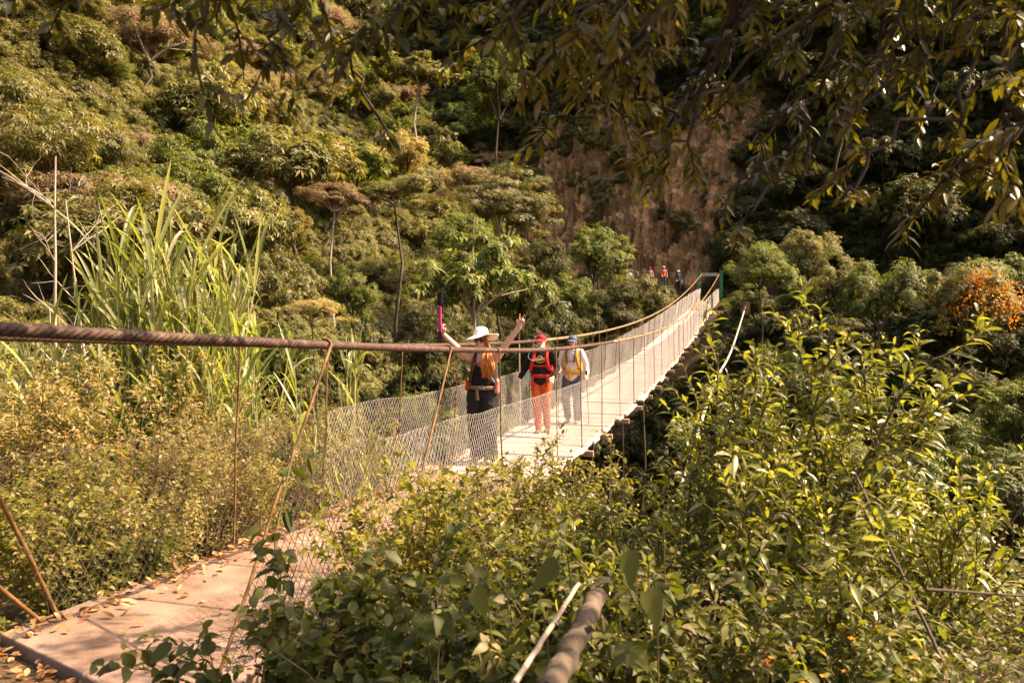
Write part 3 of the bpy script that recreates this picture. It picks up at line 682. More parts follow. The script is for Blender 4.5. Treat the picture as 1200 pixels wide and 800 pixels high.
fused('trousers', pad(legs(.88, kl, al, kr, ar, .088, .062, .042), .014) + [(V((0, 0, .89)), (.165, .125, .07), V((0, 0, .95)), (.158, .115, .05))], ORANGE, mn, .011, 4, .012)
shoe(al, mn, SHOE); shoe(ar, mn, SHOE); face(mn, hP)
fused('beard', [(hP(-.055, -.035, -.045), .022, hP(-.02, -.075, -.09), .026), (hP(.055, -.035, -.045), .022, hP(.02, -.075, -.09), .026), (hP(-.02, -.075, -.09), .026, hP(.02, -.075, -.09), .026)], BEARD, mn, .01, 2)
def cap(root, P, mat, under, bl=.115):
    mb = MB(); lathe(mb, P(0, .008, .055), [(.001, .075), (.04, .07), (.07, .045), (.088, .012), (.094, -.015), (.092, -.02), (.08, -.018)], 30, 0); o = mb.build('cap', mat, root)
    mb = MB(); a = np.linspace(-1.15, 1.15, 15); top = []; bot = []
    for ai in a:
        x, y = math.sin(ai), -math.cos(ai); l = bl * math.cos(ai * 1.15) ** .7 + .0
        for t in (0, .5, 1): 
            c = P(x * (.09 + l * t * .4), y * (.088 + l * t), .045 - .022 * t - .018 * x * x); top.append(c + V((0, 0, .004))); bot.append(c - V((0, 0, .004)))
    n = len(a); F = [(i * 3 + j, i * 3 + j + 1, i * 3 + 4 + j, i * 3 + 3 + j) for i in range(n - 1) for j in (0, 1)]
    mb.add(top, F, 0); mb.add(bot, [f[::-1] for f in F], 1)
    mb.add(np.concatenate([np.array(top), np.array(bot)]), [(i * 3 + 2, i * 3 + 5, n * 3 + i * 3 + 5, n * 3 + i * 3 + 2) for i in range(n - 1)], 0)
    mb.build('cap_peak', [mat, under], o)
cap(mn, hP, MAROON, MAROON)
mb = MB()   # gold print across the chest
for pts in ([(-.085, 1.262), (-.05, 1.235), (-.02, 1.225), (.02, 1.225), (.05, 1.235), (.085, 1.262)], [(-.035, 1.27), (-.045, 1.305), (0, 1.335), (.045, 1.305), (.035, 1.27), (0, 1.258), (-.035, 1.27)], [(-.09, 1.29), (-.065, 1.275), (-.06, 1.30)], [(.09, 1.29), (.065, 1.275), (.06, 1.30)], [(-.02, 1.30), (0, 1.285), (.02, 1.30)]):
    bend(mb, curve([(x, -.128 + 1.3 * x * x, z) for x, z in pts], 14), .016, .006)
mb.build('chest_print', GOLD, mn)
b2 = backpack(MS, ML, MSC, 'red backpack worn by the man in the maroon cap', REDP, 0, .5, 1.0, wid=.17)
straps(b2, REDP, zs=1.40, zb=1.03, x0=.105, x1=.148, front=-.136, wid=.06); belt(b2, REDP, .995, .178, .135, .06)
for sg in (-1, 1):
    mb = MB(); bend(mb, curve([(sg * .12, -.128, 1.0), (sg * .125, -.14, .90), (sg * .105, -.135, .80)], 8), .035, .01); mb.build('strap_end', REDP, b2)
mb = MB(); bend(mb, curve([(-.12, -.15, 1.17), (0, -.152, 1.165), (.12, -.15, 1.17)], 8), .025, .008); mb.build('chest_strap', REDP, b2)
mb = MB(); tube(mb, curve([(-.12, .02, 1.44), (-.19, -.06, 1.40), (-.20, -.13, 1.31), (-.13, -.165, 1.265), (-.02, -.17, 1.27), (.09, -.155, 1.30)], 24), .007, 6); mb.build('drinking_tube', BLUE, b2)
for sx in (-.235, -.20):
    mb = MB(); lathe(mb, (sx, -.06 - .3 * (sx + .235), .92), [(.001, 0), (.024, 0), (.026, .01), (.026, .085), (.016, .10), (.016, .115), (.001, .115)], 14); mb.build('bottle', TEAL, b2)
fused('pouch', [(V((.20, -.06, .97)), .034, V((.20, -.05, 1.03)), .03)], YELL, b2, .012, 3)
fused('rolled_jacket', [(V((.20, .06, 1.40)), .04, V((.225, .05, 1.34)), .03)], LIME, b2, .012, 3)

# --- the hiker with the slate blue cap
TS, TL, TSC = 16.2, 0.06, 0.955
t3 = person_root(TS, TL, 'hiker in a slate blue cap, white shirt and grey jeans on the bridge', TSC)
shR, elR, wrR = V((-.17, .0, 1.37)), V((-.25, .02, 1.12)), V((-.20, -.20, 1.03))
shL, elL, wrL = V((.17, .0, 1.37)), V((.27, .03, 1.14)), V((.31, -.10, .96))
kl, al = V((.10, .0, .50)), V((.10, .03, .10)); kr, ar = V((-.11, -.10, .51)), V((-.09, .06, .13))
hp, hP = head_parts((.01, -.03, 1.575), .98, 0, 0.03)
tp = torso(.152, .135, .155)
core = tp + [(V((0, .01, 1.40)), .056, V((0.005, -.01, 1.53)), .050), (V((-.14, .01, 1.38)), .056, V((.14, .01, 1.38)), .056)]
ap = arm_parts(shR, elR, wrR, .05, .041, .028) + arm_parts(shL, elL, wrL, .05, .041, .028)
fused('body', core + hp + ap + hand_parts(wrR, V((0, -.8, -.4)), (.6, -.2, .8), 1.6) + hand_parts(wrL, V((.1, -.7, -.5)), (-.5, -.2, .8), 1.6) + legs(.88, kl, al, kr, ar), SKIN, t3, .008, 4)
fused('shirt', pad(core[:3], .016) + [(V((-.14, .01, 1.385)), .064, V((.14, .01, 1.385)), .064)] + pad([ap[0], (ap[1][0], ap[1][1], ap[1][0].lerp(ap[1][2], .85), ap[1][3] + .002), ap[2], (ap[3][0], ap[3][1], ap[3][0].lerp(ap[3][2], .85), ap[3][3] + .002)], .013), WHITE, t3, .011, 3, .009)
fused('jeans', pad(legs(.88, kl, al, kr, ar, .088, .068, .056), .014) + [(V((0, 0, .90)), (.16, .12, .07), V((0, 0, .96)), (.15, .11, .05))], JEAN, t3, .011, 4, .011)
shoe(al, t3, SHOEB); shoe(ar, t3, SHOE); face(t3, hP); cap(t3, hP, CAPB, WHITE, .10)
mb = MB()
for sg in (-1, 1):
    for k in range(16):
        u, v = rngp.uniform(-1, 1, 2); p0 = np.array(hP(sg * .068, .0 + .025 * u, .03))
        tube(mb, curve([p0, (sg * (.078 + .008 * v), -.05 + .015 * u, 1.50), (sg * (.085 + .012 * v), -.115 + .012 * u, 1.38), (sg * (.075 + .012 * v), -.145, 1.27), (sg * (.07 + .008 * v), -.14, 1.17 + .03 * v)], 10), [.007, .009, .011, .011, .011, .011, .010, .009, .008, .003], 5)
mb.build('hair', HAIRB, t3)
b3 = backpack(TS, TL, TSC, 'ochre backpack worn by the hiker in the slate blue cap', YELL, 0, .48, 1.0, wid=.16)
straps(b3, YELL, zs=1.395, zb=1.02, x0=.10, x1=.135, front=-.128, wid=.05); belt(b3, YELL, 1.01, .165, .128, .085)
mb = MB(); bend(mb, curve([(-.02, -.14, 1.0), (-.02, -.15, .92), (-.025, -.148, .85)], 8), .07, .012); mb.build('strap_end', YELL, b3)
mb = MB(); bend(mb, curve([(-.12, -.14, 1.22), (0, -.145, 1.215), (.12, -.14, 1.22)], 8), .02, .008); mb.build('chest_strap', GREY, b3)
def pole_in_hand(s, lat, sc_, wr, tip, label, mat):
    e = empty('trekking_pole', bp(s, lat, 0), ROTP); e.scale = (sc_,) * 3; tag(e, label, 'trekking pole', 'trekking poles of the hiker in the slate blue cap')
    a = V(wr) + V((0, -.045, -.01)); b = V(tip); d = (a - b).normalized()
    mb = MB(); tube(mb, [b, a.lerp(b, .5), a], [.006, .009, .010], 8); mb.build('shaft', mat, e)
    mb = MB(); tube(mb, [a - d * .05, a + d * .02, a + d * .09], [.016, .018, .019], 8); mb.build('grip', BLACK, e)
    mb = MB(); tube(mb, [b + d * .06, b + d * .065], .035, 10); mb.build('basket', BLACK, e)
pole_in_hand(TS, TL, TSC, wrL, (.36, -.14, 0), 'trekking pole held out beside the boards by the hiker in jeans', MAROON)
pole_in_hand(TS, TL, TSC, wrR, (-.21, -.26, 0), 'trekking pole planted between the maroon capped man and the jeans', GREY)

# --- walkers waiting on the far bank, a few pixels each
def far_person(px, py, d, hat, top, low, label, pack=None):
    p = at(px, py, d); z = p.z - 1.5
    e = empty('person', (p.x, p.y, z), .2); tag(e, label, 'person', 'walkers waiting on the far bank')
    hp_, _ = head_parts((0, 0, 1.58))
    fused('body', torso() + hp_ + legs(.88, V((.1, -.02, .5)), V((.1, .05, .06)), V((-.1, .02, .5)), V((-.1, 0, .06))) + arm_parts(V((-.19, 0, 1.38)), V((-.26, 0, 1.1)), V((-.2, -.14, .95))) + arm_parts(V((.19, 0, 1.38)), V((.27, 0, 1.1)), V((.24, -.12, .92))) + hand_parts(V((-.2, -.14, .95)), (0, -.4, -.8), (1, 0, 0)) + hand_parts(V((.24, -.12, .92)), (0, -.4, -.8), (-1, 0, 0)), SKIN, e, .02, 2)
    fused('jacket', pad(torso(), .03) + pad(arm_parts(V((-.19, 0, 1.38)), V((-.26, 0, 1.1)), V((-.2, -.14, .97))) + arm_parts(V((.19, 0, 1.38)), V((.27, 0, 1.1)), V((.24, -.12, .95))), .02), top, e, .025, 2)
    fused('trousers', pad(legs(.88, V((.1, -.02, .5)), V((.1, .05, .1)), V((-.1, .02, .5)), V((-.1, 0, .1)), .1, .07, .06), .015), low, e, .025, 2)
    mb = MB(); lathe(mb, (0, 0, 1.66), [(.001, .07), (.06, .06), (.095, .01), (.10, 0), (.15, -.01), (.15, -.02), (.09, -.01)], 16); mb.build('hat', hat, e)
    return e
far_person(778, 315, 70.5, cloth('white_hat', (.6, .55, .5)), cloth('coral_jacket', (.62, .13, .09)), JEAN, 'walker in a coral red jacket among the bushes on the far bank')
far_person(795, 320, 70, WHITE, cloth('dark_jacket', (.05, .05, .07)), DARKTR, 'walker in dark clothes and a white hat beside the coral jacket')
far_person(762, 316, 72, MAROON, cloth('dusty_rose_shirt', (.35, .16, .12)), DARKTR, 'walker in a dusty rose shirt half hidden in bushes on the far bank')
far_person(738, 319, 72, CAPB, cloth('pale_blue_shirt', (.4, .45, .5)), JEAN, 'walker in a pale blue shirt behind the round bright green tree')
# small orange tarp over a stall beside the rock face
p = at(740, 297, 74); tp_ = empty('tarp_shelter', (p.x, p.y, p.z - 2.0), .2); tag(tp_, 'small orange tarp shelter at the foot of the bare rock face', 'shelter')
n_ = 8; mb = MB(); q = [((i / n_ - .5) * 1.1, (j / n_ - .5) * 1.0, 2.2 - .5 * (i / n_ - .5) ** 2 * 2 - .3 * j / n_ + .03 * math.sin(i * 2.1 + j)) for j in range(n_ + 1) for i in range(n_ + 1)]
F = [(j * 9 + i, j * 9 + i + 1, j * 9 + i + 10, j * 9 + i + 9) for j in range(n_) for i in range(n_)]
mb.add(q, F); mb.add([(a, b, c - .03) for a, b, c in q], [f[::-1] for f in F]); mb.build('tarp', cloth('orange_tarp', (.65, .17, .02)), tp_)
for sx in (-.5, .5):
    for sy in (-.45, .45): mb = MB(); tube(mb, [(sx, sy, 0), (sx, sy, 2.0)], .03, 6); mb.build('pole', M['bark'], tp_)
# ------------------------------------------------------------------ vegetation
def smoothpoly(p0, d0, L, n, rng, wander=.25, lift=0.0, gravity=0.0):
    P = [np.array(p0, float)]; d = nrmz(np.array(d0, float))
    for k in range(n):
        d = nrmz(d + rng.normal(0, wander, 3) * .4 + np.array([0, 0, lift - gravity * (k / n)]))
        P.append(P[-1] + d * L / n)
    return np.array(P)
def shrub(rng, bases, height, lean=.35, ntw=16, nlf=12, twl=.5, ll=.09, lw=.032, t0=.22, lift=.06, droop=.35, leafang=.9, r0=.014, tone=(0.1, 0.9), dead=0.0, out=None, grav=0.05, subt=0.0):
    """several stems, twigs along them, leaves set alternately along twigs; returns bark and leaves"""
    bark = MB(); lv = Leaves()
    for (b, hs) in bases:
        a = rng.uniform(0, 2 * math.pi); o = np.array([math.cos(a), math.sin(a), 0]) if out is None else nrmz(np.array(out, float) + rng.normal(0, .6, 3) * [1, 1, 0])
        Lh = height * hs
        P = smoothpoly(b, np.array([0, 0, 1.0]) + o * lean * rng.uniform(.2, 1.2), Lh, 9, rng, .22, .03, grav)
        tube(bark, P, np.linspace(r0, r0 * .3, len(P)) * math.sqrt(hs), 5)
        for k in range(ntw):
            t = t0 + (1 - t0) * (k + rng.uniform(0, 1)) / ntw; q = t * 9; i = min(int(q), 8); p = P[i] + (P[i + 1] - P[i]) * (q - i)
            sd = nrmz(P[i + 1] - P[i]); a = rng.uniform(0, 2 * math.pi); rad = nrmz(np.array([math.cos(a), math.sin(a), rng.uniform(-.1, .5)]))
            tl = twl * (1.15 - .6 * t) * rng.uniform(.6, 1.2)
            Q = smoothpoly(p, sd * .55 + rad, tl, 5, rng, .25, lift, .1)
            tube(bark, Q, np.linspace(r0 * .4, r0 * .14, 6), 4, cap=False)
            twigs = [Q]
            if subt > 0:
                for _ in range(int(subt)):
                    j = rng.integers(1, 5); a2 = runit(rng, 1)[0]; a2[2] = abs(a2[2]) * .6
                    Q2 = smoothpoly(Q[j], nrmz(Q[j + 1] - Q[j]) * .6 + a2, tl * .55, 4, rng, .25, lift, .1); twigs.append(Q2); tube(bark, Q2, np.linspace(r0 * .25, r0 * .1, 5), 3, cap=False)
            for W in twigs:
                m = len(W) - 1; n = max(3, int(nlf * (1 if W is Q else .6)))
                tt = (np.arange(n) + .6) / n; qq = np.clip(tt * m, 0, m - 1e-3); ix = qq.astype(int); f = (qq - ix)[:, None]
                pos = W[ix] * (1 - f) + W[ix + 1] * f; tg = nrmz(W[ix + 1] - W[ix])
                ph = np.arange(n) * 2.4 + rng.uniform(0, 6); s1 = nrmz(np.cross(tg, [0.13, .2, 1.0])); s2 = np.cross(s1, tg)
                ra = s1 * np.cos(ph)[:, None] + s2 * np.sin(ph)[:, None] * .8
                la = leafang * rng.uniform(.7, 1.2, n)[:, None]
                d = tg * np.cos(la) + ra * np.sin(la)
                up = np.array([0, 0, 1.0]) + rng.normal(0, .45, (n, 3))
                sz = rng.uniform(.55, 1.15, n) * (1 - .35 * tt ** 3)
                rn = rng.uniform(*tone, n); rn = np.clip(rn * .75 + .25 * tt, 0, 1)
                if dead: rn = np.where(rng.uniform(size=n) < dead, 1.0, rn * .9)
                lv.add(pos, d, up, ll * sz, lw * sz, rn, droop * rng.uniform(.4, 1.6, n))
    return bark, lv
def plant(name, label, cat, bark, lv, mbark, mleaf, shape, group=None, fold=.25, leafname='leaves', origin=None):
    b0 = np.concatenate([v for v in bark.v]) if bark.n else np.concatenate([a[0] for a in lv.a])
    o = np.array(origin, float) if origin is not None else np.array([b0[:, 0].mean(), b0[:, 1].mean(), b0[:, 2].min()])
    e = empty(name, o); tag(e, label, cat, group)
    if bark.n:
        bark.v = [v - o for v in bark.v]; bark.build('stems', mbark, e)['kind'] = 'stuff'
    mb = MB(); lv.into(mb, shape, fold); mb.v = [v - o for v in mb.v]
    c = mb.build(leafname, mleaf, e); c['kind'] = 'stuff'
    return e
def spread_bases(rng, c, rx, ry, n, h0=.7, h1_=1.1, sink=.05):
    out = []
    for _ in range(n):
        a = rng.uniform(0, 6.283); r = math.sqrt(rng.uniform(0, 1)); x = c[0] + rx * r * math.cos(a); y = c[1] + ry * r * math.sin(a)
        s = (x + 3.319) * STH + y * CTH; lat = (x + 3.319) * CTH - y * STH
        if abs(lat) < .98 and s > 3.9: 
            lat2 = math.copysign(1.0, lat); x += (lat2 - lat) * CTH; y -= (lat2 - lat) * STH
        out.append(((x, y, h1(x, y) - sink), rng.uniform(h0, h1_)))
    return out
def gxy(px, d): return (px - 600) / 1000 * d, d * math.cos(PITCH)

# --- tree crowns for the slopes: unit radius, shared by all copies of a kind
def crown(seed, ncl, rc, nros, k, ll, lw, flat=.75, elev=(-.35, .25), droop=.5, shape='kite', sq=1.0, lobes=4, low=-.75, tone=(0, .85)):
    """leaf clumps gathered on a few lobes of uneven size, so that the outline is irregular and the underside is closed"""
    rg = np.random.default_rng(seed); lv = Leaves(); bk = MB()
    la = np.arange(lobes) * 6.283 / lobes + rg.normal(0, .35, lobes); lr = rg.uniform(.34, .52, lobes)
    LC = np.stack([np.cos(la) * lr, np.sin(la) * lr, rg.uniform(-.30, .18, lobes) * flat], 1); LC = np.vstack([LC, [[.05, -.05, .34 * flat]]]); LR = np.append(rg.uniform(.40, .58, lobes), .52)
    which = np.arange(ncl) % len(LC); u = runit(rg, ncl * 3); u = u[u[:, 2] > low][:ncl]
    C = LC[which] + u * (LR[which] * rg.uniform(.55, 1.0, ncl))[:, None] * [1, 1, flat]
    rcs = rc * rg.uniform(.55, 1.2, ncl)
    for c, r, wq in zip(C, rcs, which):
        v = runit(rg, nros); rad = rg.uniform(.35, 1.0, nros)[:, None]; P = c + v * rad * r * np.array([1, 1, sq])
        ax = nrmz(v * .55 + (c - LC[wq]) * .8 + np.array([0, 0, .75]) + rg.normal(0, .3, (nros, 3)))
        s1 = nrmz(np.cross(ax, runit(rg, nros))); s2 = np.cross(ax, s1); ph0 = rg.uniform(0, 6.28, nros)
        tn = np.clip(rg.uniform(*tone) * .5 + rg.uniform(0, .5, nros), 0, 1); sz = rg.uniform(.55, 1.25, nros)
        for j in range(k):
            ph = ph0 + j * 6.283 / k + rg.normal(0, .25, nros); el = rg.uniform(*elev, nros)
            d = (np.cos(ph)[:, None] * s1 + np.sin(ph)[:, None] * s2) * np.cos(el)[:, None] + ax * np.sin(el)[:, None]
            lv.add(P + d * (ll * .12), d, ax + rg.normal(0, .2, (nros, 3)), ll * sz * rg.uniform(.7, 1.2, nros), lw * sz, np.clip(tn + rg.normal(0, .14, nros), 0, 1), droop * rg.uniform(.3, 1.5, nros))
    m = np.array([0, 0, -flat * .8])
    for q, L in enumerate(LC):
        P = curve([m, m * .55 + L * .45 * [1, 1, .6], L], 7); tube(bk, P, np.linspace(.026, .014, 7), 5, cap=False)
        for c in C[which == q][::2]: tube(bk, curve([P[4], (P[5] + c) / 2 + rg.normal(0, .04, 3), c], 5), np.linspace(.011, .004, 5), 4, cap=False)
    mb = MB(); lv.into(mb, shape); return mb, bk
KINDS = {}
def kind(name, mleaf, mbark, *a, **k):
    mb, bk = crown(*a, **k); KINDS[name] = (mb.mesh(name + '_crown', M[mleaf]), bk.mesh(name + '_limbs', M[mbark]))
kind('big_a', 'leaf_olive', 'bark', 11, 60, .24, 24, 7, .092, .034)
kind('big_b', 'leaf_olive', 'bark', 12, 54, .26, 26, 7, .080, .032, flat=.7, lobes=5)
kind('big_open', 'leaf_green', 'bark_pale', 13, 62, .17, 17, 8, .100, .040, flat=.8, droop=.6, lobes=6, low=-.5)
kind('fine_a', 'leaf_olive', 'bark', 14, 60, .26, 80, 5, .055, .019, flat=.8, sq=.7, lobes=5)
kind('fine_pink', 'leaf_pink', 'bark_pale', 15, 46, .27, 90, 6, .050, .018, flat=.65, sq=.6, lobes=5, low=-.4)
kind('layered', 'leaf_olive', 'bark_pale', 16, 60, .30, 90, 6, .048, .015, flat=.85, sq=.22, droop=.2, lobes=6)
kind('round', 'leaf_green', 'bark', 17, 60, .24, 75, 6, .056, .021, flat=1.0, sq=.9, lobes=5)
kind('pale_round', 'leaf_pale', 'bark', 18, 56, .25, 75, 6, .055, .019, flat=.85, sq=.8, lobes=5)
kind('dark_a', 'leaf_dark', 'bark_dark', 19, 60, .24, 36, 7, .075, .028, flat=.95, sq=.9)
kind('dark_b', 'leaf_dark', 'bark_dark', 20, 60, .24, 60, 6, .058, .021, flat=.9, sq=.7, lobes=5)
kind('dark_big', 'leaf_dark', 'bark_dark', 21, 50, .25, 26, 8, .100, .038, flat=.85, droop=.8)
_t = MB(); tube(_t, [(0, 0, 0), (.1, .05, .3), (-.05, .1, .65), (0, 0, 1.0)], [.034, .026, .02, .014], 7); TRUNK = _t.mesh('trunk_shape', M['bark'])
TRK = {'pale': _t.mesh('pale_trunk_shape', M['bark_pale']), 'mid': TRUNK, 'dark': _t.mesh('dark_trunk_shape', M['bark_dark'])}
rt = np.random.default_rng(31)
def tree(p, Rr, knd, label, cat='tree', group=None, trunk='mid', mat=None, zs=1.0, base=None):
    """p = centre of the crown, Rr = its radius; the trunk goes down to the land below"""
    x, y, z = p; g = h1(x, y) - .1 if base is None else base
    z = max(z, g + Rr * .35)
    e = empty('tree' if cat == 'tree' else 'bush', (x, y, g)); tag(e, label, cat, group)
    cm, lm = KINDS[knd]; rz = rt.uniform(0, 6.28)
    o = link(bpy.data.objects.new('crown', cm), e); o.location = (0, 0, z - g); o.scale = (Rr, Rr, Rr * zs); o.rotation_euler = (rt.normal(0, .08), rt.normal(0, .08), rz); o['kind'] = 'stuff'
    if mat: o.material_slots[0].link = 'OBJECT'; o.material_slots[0].material = M[mat]
    l = link(bpy.data.objects.new('limbs', lm), e); l.location = o.location; l.scale = o.scale; l.rotation_euler = o.rotation_euler
    if z - g > Rr * .5:
        t = link(bpy.data.objects.new('trunk', TRK[trunk]), e); hh = z - g - Rr * .5 * zs; r = max(.35, Rr * .55); t.scale = (r * 4, r * 4, hh); t.rotation_euler = (0, 0, rz)
        t.scale = (r * 2.2, r * 2.2, max(hh, .2))
    return e
def tree_at(px, py, d, wpx, knd, label, **k):
    p = at(px, py, d); return tree((p.x, p.y, p.z), wpx * d / 2000, knd, label, **k)

# trees one can tell apart (picture position of the crown, distance, width of the crown)
T_ = tree_at
T_(556, 322, 25, 178, 'big_open', 'open crowned tree with pale limbs and big drooping leaves behind the woman', trunk='pale', zs=.85)
T_(608, 352, 27, 110, 'big_open', 'lower green tree beside the pale limbed tree, behind the capped man', trunk='pale')
T_(345, 190, 47, 190, 'big_a', 'broad yellow-green tree on the sunlit slope above the pinkish flat topped tree', zs=.7)
T_(392, 232, 42, 105, 'fine_pink', 'flat topped tree with pinkish fine leaves above the dark hollow', trunk='pale', zs=.6)
T_(462, 222, 46, 130, 'fine_pink', 'wide dusty pink tree beside the flat topped pinkish tree', mat='leaf_olive', zs=.55)
T_(592, 240, 50, 150, 'layered', 'feathery tree with flat layered foliage in front of the rock face')
T_(556, 212, 54, 85, 'fine_pink', 'thin greyish tree with bare pale twigs beside the layered feathery tree', trunk='pale')
T_(700, 296, 50, 92, 'round', 'round bright green tree at the foot of the rock face', mat='leaf_green')
T_(672, 345, 44, 70, 'round', 'small mid green tree in front of the round bright green tree')
T_(732, 332, 52, 44, 'fine_pink', 'small pale pinkish shrub between the green trees and the bridge', cat='bush')
T_(752, 352, 52, 90, 'round', 'dense olive bush beside the cables near the far tower', cat='bush', mat='leaf_olive')
T_(640, 306, 54, 80, 'fine_a', 'brownish green bush below the layered feathery tree', cat='bush', mat='leaf_dark')
T_(890, 312, 56, 88, 'fine_a', 'grey-green bush just beside the far green tower', cat='bush', mat='leaf_green')
T_(952, 300, 58, 86, 'pale_round', 'pale shrub with small leaves between the tower bush and the tall dark slope', cat='bush', mat='leaf_olive')
T_(1030, 346, 49, 120, 'pale_round', 'rounded pale green bush next to the orange flowering tree', cat='bush', mat='leaf_green')
T_(982, 335, 52, 80, 'round', 'mid green bush between the pale rounded bush and the tower bush', cat='bush', mat='leaf_olive')
T_(492, 82, 88, 112, 'big_open', 'slender pale leaved tree on a thin trunk high on the shaded slope', trunk='pale', mat='leaf_olive', zs=.55)
T_(585, 98, 96, 105, 'round', 'green tree in the shaded valley beside the slender pale leaved tree', mat='leaf_green')
T_(325, 330, 33, 120, 'big_b', 'lit olive tree with big leaves just behind the tall cane grass')
T_(365, 362, 30, 90, 'fine_pink', 'short tree with brownish pink foliage behind the cane by the cables', mat='leaf_pale', zs=.7)
T_(414, 345, 34, 78, 'round', 'small fresh green tree in the dark hollow left of the pole', mat='leaf_green')
T_(300, 262, 40, 125, 'big_a', 'olive tree with hanging leaves half hidden by the tops of the cane grass')
T_(720, 360, 40, 90, 'dark_b', 'dark bush below the cables in front of the olive bush', cat='bush')
T_(640, 392, 33, 110, 'dark_a', 'dark tree in the shade directly behind the two capped hikers')
T_(500, 400, 30, 110, 'dark_b', 'dark tree in the hollow behind the raised folded poles')
T_(408, 14, hit(408, 20) - 3, 100, 'big_a', 'olive tree at the very top of the picture where the slopes meet', mat='leaf_olive')
T_(452, 34, hit(452, 45) - 3, 90, 'dark_a', 'dark tree at the top of the valley between the two slopes', mat='leaf_green')
# orange flowering tree
e = T_(1140, 352, 47, 122, 'round', 'tree covered in bright orange blossom on the far bank', mat='leaf_olive')
cr = [c for c in e.children if c.name.startswith('crown')][0]; rg = np.random.default_rng(77); fl = Leaves()
for c in range(46):
    u = runit(rg, 1)[0]; u[2] = abs(u[2]) * .9 - .35; u[1] = -abs(u[1]) if rg.uniform() < .75 else u[1]; u[0] = u[0] * .8 + .15
    c0 = u * rg.uniform(.6, .98) * [1, 1, .95]; n = rg.integers(8, 42)
    P = c0 + rg.normal(0, .10, (n, 3)); fl.add(P, runit(rg, n), runit(rg, n), rg.uniform(.035, .07, n), .035, rg.uniform(0, 1, n), .1)
mb = MB(); fl.into(mb); o = mb.build('blossoms', M['flower'], e); o.location = cr.location; o.scale = cr.scale; o['kind'] = 'stuff'
# woods on the slopes, one tree after another
def frustum(x, y, z, m=90):
    yc = y * math.cos(PITCH) - z * math.sin(PITCH)
    if yc < 5: return None
    px = 600 + 1000 * x / yc; py = 400 - 1000 * (y * math.sin(PITCH) + z * math.cos(PITCH)) / yc
    return (px, py, yc) if -m < px < 1200 + m and -m < py < 800 else None
LK = {'big_a': 'broad tree with big hanging leaves', 'big_b': 'low spreading tree with star-shaped leaf clusters', 'fine_a': 'fine-leaved tree with a loose crown', 'pale_round': 'pale rounded tree with small leaves', 'fine_pink': 'pinkish fine-leaved tree', 'dark_a': 'dark dense tree', 'dark_b': 'dark tree with layered small leaves', 'dark_big': 'dark tree with large drooping leaves', 'round': 'rounded green tree'}
rf = np.random.default_rng(404); placed = []
def fill(n, xr, yr, dmin, pick, tries=9000):
    c = 0
    for _ in range(tries):
        if c >= n: break
        x, y = rf.uniform(*xr), rf.uniform(*yr); z = h1(x, y)
        s = (x + 3.319) * STH + y * CTH; lat = (x + 3.319) * CTH - y * STH
        r = pick(x, y, z, s, lat)
        if r is None: continue
        Rr, lift, knd, label, group, kw = r
        f = frustum(x, y, z + lift)
        if f is None: continue
        if any((x - a) ** 2 + (y - b) ** 2 < (dmin * .5 * (Rr + q)) ** 2 for a, b, q in placed): continue
        placed.append((x, y, Rr)); tree((x, y, z + lift), Rr, knd, label, group=group, **kw); c += 1
    return c
def left_pick(x, y, z, s, lat):
    ql = (x + 14) * -.95 + (y - 40) * .3
    if ql < -4 or lat > -6: return None
    q = (x - 16) * .643 + (y - 77) * .766
    if -1 + 1.5 * max(q, 0) > z + 1: return None
    k = ('big_a', 'big_b', 'big_a', 'fine_a', 'pale_round', 'big_b', 'round', 'fine_a', 'fine_pink')[rf.integers(0, 9)]
    m = {'fine_a': ('leaf_olive', 'leaf_green', 'leaf_olive')[rf.integers(0, 3)], 'big_a': ('leaf_olive', 'leaf_olive', 'leaf_green')[rf.integers(0, 3)], 'pale_round': ('leaf_olive', 'leaf_green', None)[rf.integers(0, 3)]}.get(k)
    Rr = 1.8 + 2.6 * rf.uniform() ** 1.6; return Rr, Rr * rf.uniform(.8, 1.4), k, LK[k] + (' low on the sunlit slope' if z < 2 else ' half way up the sunlit slope' if z < 11 else ' high on the sunlit slope'), 'trees of the sunlit slope', dict(mat=m, zs=rf.uniform(.65, .95))
def right_pick(x, y, z, s, lat):
    q = (x - 16) * .643 + (y - 77) * .766
    u = -(x - 16) * .766 + (y - 77) * .643
    if q < 1.0: return None
    if -2.0 < u < 29 and q < 14.5 - .1 * u: return None
    k = ('dark_a', 'dark_b', 'dark_big', 'dark_a', 'round')[rf.integers(0, 5)]
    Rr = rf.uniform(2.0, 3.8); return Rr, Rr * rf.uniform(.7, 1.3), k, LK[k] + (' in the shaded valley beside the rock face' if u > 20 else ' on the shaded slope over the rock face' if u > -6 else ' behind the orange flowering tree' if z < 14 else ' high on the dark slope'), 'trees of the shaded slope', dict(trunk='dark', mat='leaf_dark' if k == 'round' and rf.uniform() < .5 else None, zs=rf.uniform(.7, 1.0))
def gorge_pick(x, y, z, s, lat):
    if abs(lat) < 4.5 or z > -4: return None
    top = -1.5 - 2.2 * min(1, max(0, (30 - y) / 20)) if lat < 0 else -3.2
    Rr = rf.uniform(1.6, 2.8); k = ('dark_a', 'dark_b', 'dark_big', 'round')[rf.integers(0, 4)]
    tz = top - Rr * .7 + rf.uniform(-2.5, .4)
    if tz < z + Rr: return None
    return Rr, tz - z, k, LK[k] + (' in the gorge towards the cane grass' if lat < 0 else ' in the gorge behind the bright thicket'), 'trees down in the gorge', dict(trunk='dark', zs=rf.uniform(.75, 1.0), mat='leaf_green' if rf.uniform() < .2 else None)
